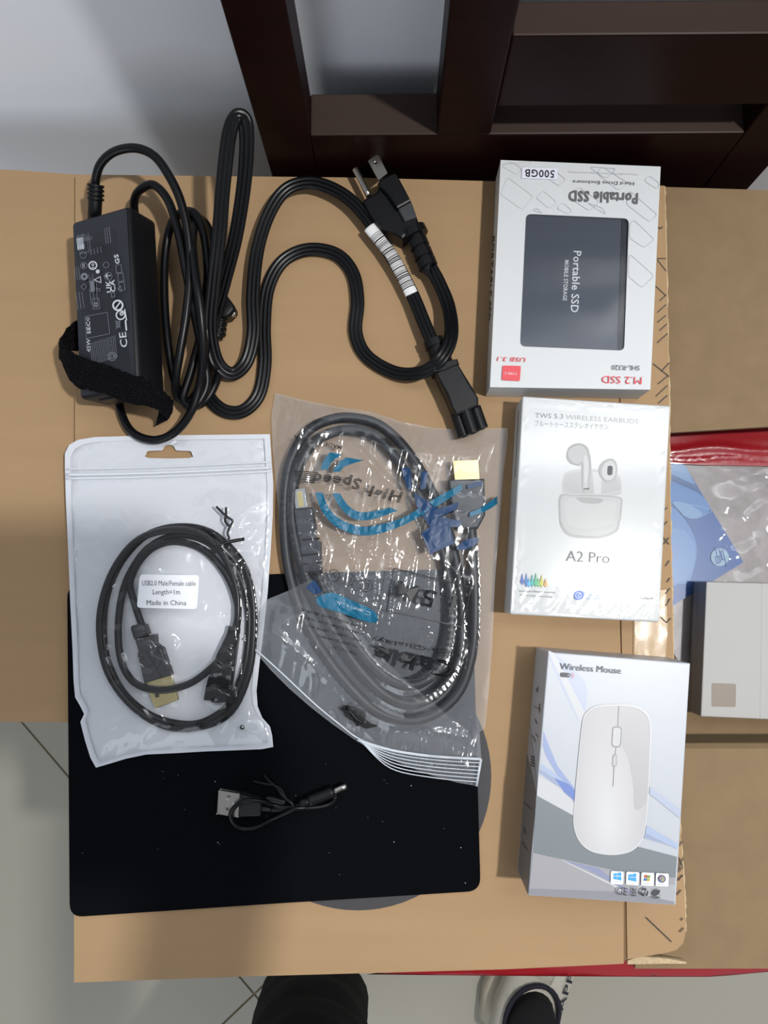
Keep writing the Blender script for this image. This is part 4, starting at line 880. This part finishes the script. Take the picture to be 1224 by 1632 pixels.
def crease(x, y):
    b = 99; cx, cy = int(x//16), int(y//16)
    for i in (-1, 0, 1):
        for j in (-1, 0, 1):
            for sx, sy in CG.get((cx+i, cy+j), ()): b = min(b, math.hypot(x-sx, y-sy))
    return .0016*math.exp(-(b/5.0)**2) if b < 16 else 0
def hz_(x, y): return max(hz0(x, y), HD(x, y))
def hz0(x, y):
    d = dist((x, y), HO); low = sst((1150-y-(x-420)*.45)/80)
    a = x*.055+y*.012; rid = 1-abs(noise.noise(Vector((a, y*.006, 2))))*2
    rid2 = 1-abs(noise.noise(Vector((x*.028-y*.02, y*.022, 7))))*2; n3 = noise.noise(Vector((x*.07, y*.05, 3)))
    return max(.0040, .0044+.0105*sst(d/45)*(.3+.7*low)*(.9+.15*noise.noise(Vector((x*.01, y*.01, 0))))+sst(d/20)*(.0019*max(0, rid-.2)+.0006*max(0, rid2-.3)+crease(x, y)))
HF = film('clear_poly_film', tint=(.96, .965, .97), haze=.012, hazecol=(.74, .77, .82), rough=.14, refl=1.0, bump=.05, bscale=60, stretch=(2.4, .3, 1))
HB = film('clear_poly_back', tint=(.97, .97, .97), haze=.17, hazecol=(.56, .61, .68), rough=.25, refl=.6, bump=.05, bscale=40)  # grey ceiling reflection put into the film's strong diffuse haze
bm = bmesh.new(); sheet(bm, HO, lambda x, y, l=0: P(x, y, .0036), spacing=20); flat('back_film', bm, HB, hb)
bm = bmesh.new(); sheet(bm, HO, lambda x, y, l=0: P(x, y, hz_(x, y)), spacing=3.3); o = flat('front_film', bm, HF, hb)
for f in o.data.polygons: f.use_smooth = True
HW = film('folded_mouth_film', tint=(.95, .955, .96), haze=.06, hazecol=(.78, .8, .84), rough=.1, refl=1.1, bump=.08, bscale=50)
bm = bmesh.new(); sheet(bm, FOLD, lambda x, y, l=0: P(x, y, hz_(x, y)+.0012+.0012*abs(noise.noise(Vector((x*.03, y*.03, 11))))), spacing=5); o = flat('folded_mouth', bm, HW, hb)
for f in o.data.polygons: f.use_smooth = True
bm = bmesh.new(); ZC = mat('zip_strip_plastic', (196, 202, 210), .25, coat=.5)
for k in range(7):
    a = q2([(470+k*4, 1432+k*3), (600, 1472+k*12), (760, 1496+k*14), (954-k*2.4, 1508+k*15)])
    sweep(bm, [P(x, y, .0078) for x, y in smoothloop(a, 6, False)], circ(.0009 if k == 0 else .00035, 6))
sweep(bm, [P(*z2(956, 1508), .0078), P(*z2(938, 1614), .0070)], circ(.0009, 6))
sweep(bm, [P(x, y, .0074) for x, y in smoothloop(q2([(20, 1034), (150, 1150), (300, 1290), (400, 1372), (470, 1425), (560, 1462)]), 6, False)], circ(.0005, 6))
obj('zip_ridge', bm, ZC, hb, True)
vc = thing('video_cable', 'thick dark grey video cable with gold ended plugs coiled inside the clear bag', 'cable', P(590, 900, .003))
bm = bmesh.new(); tube(bm, [(*z2(x, y), z) for x, y, z in hp_], .0034, 5, 14); obj('cable', bm, GREYC, vc, True)
GP = mat('blue_grey_plastic', (44, 49, 57), .45)
bm = bmesh.new(); cham(bm, q2([(830, 406), (970, 402), (974, 545), (945, 600), (880, 605), (842, 540)]), .0150, .0040, .0015); a_ = obj('plug', bm, GP, vc)
bm = bmesh.new(); slab(bm, q2([(848, 335), (942, 332), (948, 408), (852, 410)]), .0120, .0070); bev(bm, .0004, 1); obj('plug_shell', bm, GOLDP, a_)
bm = bmesh.new(); cham(bm, q2([(218, 520), (290, 514), (304, 600), (300, 640), (322, 650), (326, 770), (255, 776), (238, 660), (228, 600)]), .0160, .0040, .0015); a_ = obj('plug', bm, GP, vc)
bm = bmesh.new(); slab(bm, q2([(216, 446), (262, 440), (272, 515), (226, 520)]), .0130, .0065); sh = obj('plug_shell', bm, mat('pale_steel', (170, 174, 178), .3, metal=.9), a_)
bm = bmesh.new(); slab(bm, q2([(230, 455), (250, 452), (258, 512), (238, 515)]), .0134, .0128); obj('contact_plate', bm, GOLDP, sh)
for y in (640, 700, 735):
    bm = bmesh.new(); slab(bm, q2([(250, y), (318, y-6), (319, y+3), (251, y+9)]), .0164, .0150); obj('relief_rib', bm, BLACKP, a_)
bm = bmesh.new(); tube(bm, [(*z2(405, 1310), .0120), (*z2(450, 1330), .0125), (*z2(470, 1375), .011)], .0009, 5, 8); tube(bm, [(*z2(430, 1300), .0120), (*z2(455, 1340), .0125), (*z2(490, 1365), .011)], .0009, 5, 8)
obj('twist_tie', bm, BLACKP, vc, True)
bm = bmesh.new(); slab(bm, rrect(q2([(406, 1300), (440, 1298), (555, 1345), (552, 1378), (500, 1390), (420, 1340)]), 4, 3), .0100, .0085); obj('tie_block', bm, BLACKP, vc)
# print on the bag
p = Prints(hb, lambda x, y, l=0: P(x, y, hz_(x, y)+.0013+l), .00002)
def z1(x, y): return (x/3.138+430, y/3.138+620)
def q1(L): return [z1(*k) for k in L]
TE = mat('teal_print', (12, 96, 128), .45); NV = mat('navy_print', (9, 52, 94), .45); BK = mat('bag_black_print', (22, 22, 26), .5)
def band(a, b): return q1(smoothloop(a, 5, False)+smoothloop(b, 5, False)[::-1])
p.poly(TE, band([(255, 405), (268, 360), (300, 316)], [(292, 402), (310, 365), (362, 326)]), 'printed_swoosh', 6)
p.poly(TE, band([(315, 415), (335, 380), (380, 342)], [(352, 412), (380, 385), (470, 356)]), 'printed_swoosh', 6)
p.poly(TE, band([(228, 516), (255, 600), (320, 680), (430, 728), (540, 725), (680, 675), (830, 590), (962, 505)], [(266, 518), (290, 585), (345, 645), (440, 685), (530, 682), (670, 640), (820, 550), (958, 475)]), 'printed_swoosh', 6)
p.poly(TE, band([(312, 520), (350, 590), (420, 650), (510, 652), (640, 608)], [(350, 522), (390, 580), (440, 612), (500, 615), (600, 592)]), 'printed_swoosh', 6)
p.poly(NV, q1([(658, 392), (702, 395), (712, 500), (690, 505), (668, 440)]), 'printed_mark', 6); p.poly(NV, q1([(758, 412), (792, 410), (778, 500), (752, 502)]), 'printed_mark', 6)
p.poly(NV, q1([(720, 520), (790, 560), (840, 600), (945, 565), (935, 600), (850, 640), (960, 660), (950, 690), (900, 690), (925, 770), (800, 828), (758, 720), (800, 690), (735, 590)]), 'printed_mark', 6)
p.poly(TE, band([(1000, 640), (1080, 610), (1138, 575)], [(1000, 618), (1070, 585), (1138, 535)]), 'printed_swoosh', 6)
p.poly(NV, q1(ell(990, 775, 62, 22, 20, -25)), 'printed_mark', 6); p.poly(NV, q1([(985, 480), (1060, 460), (1062, 480), (990, 500)]), 'printed_mark', 6)
p.text(BK, 'MADE IN CHINA', z1(362, 285), z1(122, 228), 6.5, .01)
# speed lettering, cut into stripes
def striped(body, a, b, cap, bold):
    v, f = glyphs(body, bold); bm2 = bmesh.new(); bv = [bm2.verts.new((x, y, 0)) for x, y in v]
    for t in f:
        try: bm2.faces.new([bv[i] for i in t])
        except ValueError: pass
    x0 = min(q[0] for q in v); x1 = max(q[0] for q in v); y0 = -.2; k = 0
    A, B = Vector(a), Vector(b); d = B-A; dn = d.normalized(); upv = Vector((dn.y, -dn.x)); bm3 = p.bm(BK, 'striped_lettering')
    while y0 < .78:
        c = bm2.copy()
        for co, no in (((0, y0, 0), (0, -1, 0)), ((0, y0+.088, 0), (0, 1, 0))):
            bmesh.ops.bisect_plane(c, geom=c.verts[:]+c.edges[:]+c.faces[:], plane_co=co, plane_no=no, clear_outer=True)
        mp2 = {q: bm3.verts.new(p.m(*(A+d*((q.co.x-x0)/(x1-x0))+(upv+dn*.18)*q.co.y*cap/.72), p.l)) for q in c.verts}
        for f2 in c.faces: bm3.faces.new([mp2[q] for q in f2.verts])
        c.free(); y0 += .118
    bm2.free()
striped('High', z1(668, 518), z1(484, 480), 17, .05); striped('Speed', z1(462, 452), z1(222, 420), 17, .05)
for k in range(6): p.line(BK, q1([(122+k*2, 408+k*10), (240-k*3, 418+k*10)]), 1.6)
# length panel and words
p.line(BK, q2([(612, 756), (915, 830), (886, 988), (584, 922)]), 1.5, closed=True)
p.text(BK, '1.5M', z2(862, 872), z2(632, 805), 28, .012)
p.text(BK, 'Cable', z2(862, 1132), z2(540, 1062), 26, .035); p.text(BK, 'High Quality', z2(880, 1092), z2(548, 1030), 7.5)
p.poly(TE, sm(q2([(310, 870), (370, 852), (440, 880), (535, 925), (545, 968), (500, 965), (400, 930), (320, 905)]), 3), 'printed_mark', 6); p.poly(NV, q2([(265, 830), (300, 800), (330, 850), (300, 860)]), 'printed_mark', 6)
p.text(LT, 'Compatible', z2(524, 930), z2(385, 882), 6.2)
for k, s_ in enumerate(('from mills and depots', 'reliable to put guaranteed', 'high grade of a', 'our cables', 'devices')):
    a = (500-k*8, 985+k*26); w2 = (250, 250, 210, 160, 90)[k]; p.text(BK, ('Our cables', 'are your guarantee', 'high quality product', 'reliable to any', 'from make and device')[::-1][k], z2(*a), z2(a[0]-w2, a[1]-w2*.28), 5)
for cx, cy in ((303, 765), (375, 785), (434, 800), (504, 825)):
    p.ring(BK, *z2(cx, cy), 10, 1.1)
p.line(BK, q2([(292, 755), (318, 758), (316, 775), (290, 772)]), 1, closed=True); p.line(BK, q2([(385, 770), (370, 780), (385, 795)]), 1.2); p.line(BK, q2([(424, 790), (446, 794), (440, 815), (426, 812)]), 1, closed=True); p.line(BK, q2([(496, 812), (514, 816), (510, 838), (496, 834)]), 1, closed=True); p.line(BK, q2([(500, 822), (510, 824)]), 1)
p.done()

# ================================================================== SHORT CHARGING CABLE ON THE PAD
def z9(x, y): return (x/5.1+330, y/5.1+1220)
def q9(L): return [z9(*k) for k in L]
sc = thing('charging_cable', 'short thin black USB charging cable tied in a loop on the mouse pad', 'cable', P(440, 1285, .0022))
bm = bmesh.new()
tube(bm, [(*z9(520, 358), .0060), (*z9(600, 358), .006), (*z9(680, 352), .0065), (*z9(800, 345), .0070), (*z9(920, 335), .006), (*z9(1010, 305), .005), (*z9(1045, 255), .0050), (*z9(1030, 235), .0055)], .0016, 6, 10)
tube(bm, [(*z9(760, 318), .0085), (*z9(700, 335), .0080), (*z9(620, 335), .0075), (*z9(540, 320), .008), (*z9(450, 293), .0125), (*z9(370, 282), .0145), (*z9(290, 292), .0145), (*z9(220, 340), .0140), (*z9(190, 400), .0120), (*z9(215, 465), .0090), (*z9(270, 505), .0060), (*z9(350, 510), .0048), (*z9(440, 485), .0048), (*z9(540, 430), .0050), (*z9(640, 385), .009), (*z9(720, 350), .0105), (*z9(800, 345), .0090)], .0014, 6, 10)
obj('cable', bm, BLACKC, sc, True)
bm = bmesh.new(); cham(bm, q9([(262, 232), (430, 285), (440, 300), (432, 415), (250, 420)]), .0105, .0028, .0012); cham(bm, q9([(432, 335), (515, 345), (515, 378), (432, 372)]), .0085, .0040, .0008); a_ = obj('plug', bm, mat('charging_plug', (19, 19, 22), .6), sc)
bm = bmesh.new(); hx = q9([(98, 208), (268, 236), (252, 418), (80, 392)]); slab(bm, hx, .0090, .0046); bev(bm, .0004, 1); o2 = obj('plug_shell', bm, STEEL, a_)
p = Prints(a_, on_z(.0090)); p.poly(INK, q9([(165, 246), (188, 249), (187, 258), (164, 255)])); p.poly(LGREY, q9([(158, 270), (180, 273), (178, 284), (157, 281)])); p.poly(WHITEB, q9([(208, 300), (220, 302), (216, 325), (206, 322)])); p.line(INK, q9([(150, 345), (175, 365)]), 1.1); p.line(INK, q9([(155, 365), (178, 345)]), 1.1); p.done()
bm = bmesh.new(); tube(bm, [(*z9(830, 290), .0085), (*z9(930, 250), .0085), (*z9(1028, 212), .0085)], .0036, 4, 14); tube(bm, [(*z9(755, 312), .0085), (*z9(835, 288), .0085)], .0026, 3, 12); tube(bm, [(*z9(482, 268), .0085), (*z9(540, 275), .0085), (*z9(640, 300), .0085)], .0020, 3, 12); dp = obj('power_plug', bm, BLACKP, sc, True)
bm = bmesh.new(); tube(bm, [(*z9(1022, 215), .0085), (*z9(1132, 165), .0085)], .0019, 3, 14); obj('plug_tip', bm, STEEL, dp, True)
bm = bmesh.new(); tube(bm, [(*z9(375, 125), .0032), (*z9(450, 145), .0055), (*z9(540, 160), .0075), (*z9(600, 190), .0100), (*z9(635, 260), .0115), (*z9(700, 320), .0120), (*z9(690, 380), .006)], .0009, 5, 8); tube(bm, [(*z9(465, 75), .0035), (*z9(500, 120), .0060), (*z9(570, 180), .0090), (*z9(610, 240), .0110), (*z9(680, 300), .0115)], .0009, 5, 8); obj('twist_tie', bm, BLACKP, sc, True)

# ================================================================== PERSON (legs and shoes seen past the near edge)
pe = thing('person', 'person in black trousers and pale chunky sneakers standing at the near edge', 'person', (.06, -.58, FZ))
me = bpy.data.meshes.new('legs')
V = [(.055, -.70, .16), (-.040, -.68, .10), (-.080, -.475, -.21), (-.105, -.560, -.55), (-.110, -.575, -.645), (.145, -.70, .10), (.185, -.60, -.22), (.192, -.655, -.52), (.192, -.665, -.615), (.055, -.70, .30)]
E_ = [(0, 1), (1, 2), (2, 3), (3, 4), (0, 5), (5, 6), (6, 7), (7, 8), (0, 9)]
me.from_pydata(V, E_, []); o = bpy.data.objects.new('legs', me); COL.objects.link(o)
o.modifiers.new('s', 'SKIN'); sub = o.modifiers.new('d', 'SUBSURF'); sub.levels = 3
for i, r in enumerate(((.14, .11), (.088, .09), (.068, .07), (.076, .078), (.080, .085), (.088, .09), (.068, .07), (.050, .052), (.042, .044), (.14, .10))): me.skin_vertices[0].data[i].radius = r
me.skin_vertices[0].data[0].use_root = True
dg = bpy.context.evaluated_depsgraph_get(); m2 = bpy.data.meshes.new_from_object(o.evaluated_get(dg)); bpy.data.objects.remove(o)
bm = bmesh.new(); bm.from_mesh(m2)
for v_ in bm.verts: v_.co += Vector((noise.noise(v_.co*Vector((14, 14, 30)) if 0 else Vector((v_.co.x*14, v_.co.y*14, v_.co.z*26))), noise.noise(Vector((v_.co.x*14+5, v_.co.y*14, v_.co.z*26))), 0))*.006
obj('trousers', bm, mat('black_trouser_cloth', (13, 13, 15), .9, var=.3, vscale=300, bump=.3, bscale=500, spec=.2), pe, True)
def grown(V, E_, R, root=0, lev=2):
    me = bpy.data.meshes.new('g'); me.from_pydata(V, E_, []); o = bpy.data.objects.new('g', me); COL.objects.link(o)
    o.modifiers.new('s', 'SKIN'); sub = o.modifiers.new('d', 'SUBSURF'); sub.levels = lev
    for i, r in enumerate(R): me.skin_vertices[0].data[i].radius = (r, r) if not isinstance(r, tuple) else r
    me.skin_vertices[0].data[root].use_root = True
    dg = bpy.context.evaluated_depsgraph_get(); m2 = bpy.data.meshes.new_from_object(o.evaluated_get(dg)); bpy.data.objects.remove(o)
    bm = bmesh.new(); bm.from_mesh(m2); return bm
SKIN = mat('skin', (188, 140, 112), .55, var=.05)
bm = grown([(.055, -.70, .26), (.05, -.69, .42), (.045, -.67, .58), (.04, -.64, .70), (.215, -.65, .63), (.190, -.50, .455), (.113, -.335, .480), (-.125, -.65, .63), (-.185, -.47, .47), (-.10, -.33, .475)],
    [(0, 1), (1, 2), (2, 3), (2, 4), (4, 5), (5, 6), (2, 7), (7, 8), (8, 9)], [(.14, .10), (.15, .105), (.13, .10), .055, .062, .050, .048, .062, .050, .048], 0, 3)
obj('shirt', bm, mat('dark_shirt_cloth', (26, 27, 32), .9, var=.2, vscale=300), pe, True)
for sx, (wx, wy) in ((1, (.108, -.185)), (-1, (-.010, -.17))):       # hands closed on the edges of the phone
    px_ = .104 if sx > 0 else .022
    V = [(.112 if sx > 0 else -.10, -.345, .480), (wx, wy, .492), (px_+sx*.020, -.105, .498), (px_+sx*.018, -.075, .500)]; E2 = [(0, 1), (1, 2), (2, 3)]; R2 = [.036, .027, (.030, .018), (.026, .016)]
    for k in range(4):
        y = -.118+k*.021; b = len(V); V += [(px_+sx*.019, y, .5135), (px_+sx*.006, y+.006, .5185), (px_-sx*.012, y+.009, .5185)] if False else [(px_+sx*.016, y, .494), (px_+sx*.004, y+.008, .4945), (px_-sx*.006, y+.012, .4960)]
        E2 += [(2 if k < 2 else 3, b), (b, b+1), (b+1, b+2)]; R2 += [.0085, .0075, .0062]
    b = len(V); V += [(px_+sx*.016, -.10, .516), (px_-sx*.002, -.078, .5215), (px_-sx*.016, -.060, .5205)]; E2 += [(2, b), (b, b+1), (b+1, b+2)]; R2 += [.011, .009, .0075]
    obj('forearm_and_hand', grown(V, E2, R2, 0, 2), SKIN, pe, True)
bm = grown([(.04, -.64, .68), (.038, -.60, .76), (.036, -.565, .83), (.036, -.585, .90)], [(0, 1), (1, 2), (2, 3)], [.050, .052, (.072, .085), (.070, .078)], 0, 3)
hd = obj('head', bm, SKIN, pe, True)
bm = bmesh.new(); bmesh.ops.create_uvsphere(bm, u_segments=24, v_segments=16, radius=1, matrix=Matrix.Translation((.036, -.600, .885)) @ Matrix.Rotation(math.radians(25), 4, 'X') @ Matrix.Diagonal((.083, .092, .080, 1))); obj('hair', bm, mat('black_hair', (22, 18, 16), .7, var=.4, vscale=300, bump=.6, bscale=500), hd, True)
bm = bmesh.new(); sweep(bm, [Vector((.036, -.500, .850)), Vector((.036, -.478, .825)), Vector((.036, -.492, .815))], circ(.011, 10)); obj('nose', bm, SKIN, hd, True)
for x in (.008, .064):
    bm = bmesh.new(); bmesh.ops.create_uvsphere(bm, u_segments=12, v_segments=8, radius=.011, matrix=Matrix.Translation((x, -.497, .853))); obj('eye', bm, mat('eye_dark', (40, 34, 32), .3), hd, True)
for x in (-.040, .112):
    bm = bmesh.new(); bmesh.ops.create_uvsphere(bm, u_segments=12, v_segments=8, radius=1, matrix=Matrix.Translation((x, -.585, .845)) @ Matrix.Diagonal((.010, .018, .030, 1))); obj('ear', bm, SKIN, hd, True)
bm = bmesh.new(); sweep(bm, [Vector((.012, -.502, .792)), Vector((.036, -.494, .790)), Vector((.060, -.502, .792))], circ(.006, 8)); obj('mouth', bm, mat('lip', (150, 90, 84), .5), hd, True)
ph = thing('phone', 'dark smartphone held flat over the open box by the person', 'phone', (.063, -.06, .507))
tilt = Matrix.Translation((.063, -.06, .508)) @ Matrix.Rotation(math.radians(5.3), 4, 'X')
bm = bmesh.new(); box(bm, -.038, .038, -.076, .074, -.0015, .0065); bev(bm, .002, 2); bm.transform(tilt); obj('phone_body', bm, BLACKP, ph)
bm = bmesh.new(); box(bm, -.0365, .0365, -.0745, .0725, .0066, .0070); bm.transform(tilt); obj('phone_screen', bm, mat('phone_glass', (20, 22, 26), .1), ph)
UP = mat('pale_knit_upper', (196, 190, 176), .8, var=.12, vscale=160, bump=.6, bscale=420); SO = mat('beige_sole', (188, 178, 160), .7, var=.06); PK = mat('pink_trim', (214, 140, 132), .6); DKB = mat('navy_collar', (28, 26, 40), .8)
def shoe(hx_, hy, ang, L=.29):
    fx, fy = math.sin(math.radians(ang)), math.cos(math.radians(ang)); f = Vector((fx, fy, 0)); s = Vector((fy, -fx, 0)); o0 = Vector((hx_, hy, FZ))
    def loft(st, n=20, close=True):
        bm = bmesh.new(); rings = []
        for t, wl, wr, zb_, zt_, pw in st:
            r = []
            for k in range(n):
                a = 2*math.pi*k/n; ca, sa = math.cos(a), math.sin(a); x = 1.13*(wr if ca > 0 else wl)*math.copysign(abs(ca)**pw, ca); z = (zb_+zt_)/2+(zt_-zb_)/2*math.copysign(abs(sa)**pw, sa)
                r.append(bm.verts.new(o0+f*t*L+s*x+Vector((0, 0, z))))
            rings.append(r)
        for a, b in zip(rings, rings[1:]): [bm.faces.new((a[k], a[(k+1) % n], b[(k+1) % n], b[k])) for k in range(n)]
        bm.faces.new(rings[0]); bm.faces.new(rings[-1]); return bm
    sole = loft([(-.03, .012, .012, .012, .034, .6), (0, .036, .036, .002, .042, .5), (.12, .047, .044, 0, .042, .45), (.35, .047, .042, .001, .036, .45), (.6, .054, .050, 0, .032, .45), (.8, .052, .048, .001, .030, .45), (.93, .036, .034, .006, .030, .5), (1.0, .012, .012, .014, .028, .6)])
    up = loft([(0, .012, .012, .036, .075, .8), (.03, .032, .031, .034, .098, .8), (.15, .040, .038, .034, .105, .8), (.32, .040, .038, .032, .100, .85), (.45, .042, .040, .030, .088, .9), (.62, .047, .044, .028, .070, .9), (.8, .046, .042, .027, .056, .9), (.93, .031, .029, .026, .044, .9), (.985, .008, .008, .027, .034, 1)])
    sh = obj('shoe', up, UP, pe, True); obj('sole', sole, SO, sh, True)
    def pt(t, x, z): return o0+f*t*L+s*x+Vector((0, 0, z))
    bm = bmesh.new(); c = [pt(.19+.155*math.cos(a), .034*math.sin(a), .104+.003*math.cos(a*2)) for a in [2*math.pi*k/28 for k in range(29)]]; sweep(bm, c, circ(.0036, 8), caps=False); obj('collar', bm, DKB, sh, True)
    bm = bmesh.new(); sweep(bm, [pt(.19, 0, .09), pt(.17, 0, .13)], [(a*.030/.03, b*.038/.03) for a, b in circ(.030, 20)]); obj('sock', bm, mat('black_sock', (10, 10, 13), .9), sh, True)
    bm = bmesh.new()
    for x in (-1, 1): sweep(bm, [pt(t, x*xx, z) for t, xx, z in ((.22, .0405, .072), (.4, .0425, .066), (.55, .046, .055), (.7, .0475, .045))], [(a, b*2.0) for a, b in circ(.0022, 8)])
    obj('trim_stripe', bm, PK, sh, True)
    bm = bmesh.new()
    for k in range(5):
        t = .47+k*.055; z = .0905-k*.0075; sweep(bm, [pt(t, -.022, z-.007), pt(t+.012, -.008, z+.001), pt(t+.02, .008, z+.001), pt(t+.012, .022, z-.007)], [(a*1.8, b) for a, b in circ(.0021, 8)])
    obj('laces', bm, mat('cream_lace', (206, 198, 180), .8), sh, True)
    bm = bmesh.new(); sweep(bm, [pt(.36, -.010, .1015), pt(.46, -.006, .0925), pt(.56, 0, .083)], [(a*2.6, b*.6) for a, b in circ(.006, 10)]); obj('tongue', bm, UP, sh, True)
    bm = bmesh.new(); v, fc = glyphs('KAPPA', .02); xs = [q[0] for q in v]; x0, x1 = min(xs), max(xs)
    for q in [0]:
        def pos(q): tt = (q[0]-x0)/(x1-x0); return pt(.22+.27*tt, .0345-q[1]*.012+.003*0, .101-.020*tt+.0020)+Vector((0, 0, q[1]*.004))
        bv = [bm.verts.new(pos(q)) for q in v]
        for t in fc:
            try: bm.faces.new([bv[i] for i in t])
            except ValueError: pass
    for f_ in bm.faces:
        f_.normal_update()
        if f_.normal.z < 0: f_.normal_flip()
    flat('lettering', bm, BLK, sh); return sh
shoe(.163, -.640, 25, .31); shoe(-.112, -.640, -4)
clean()
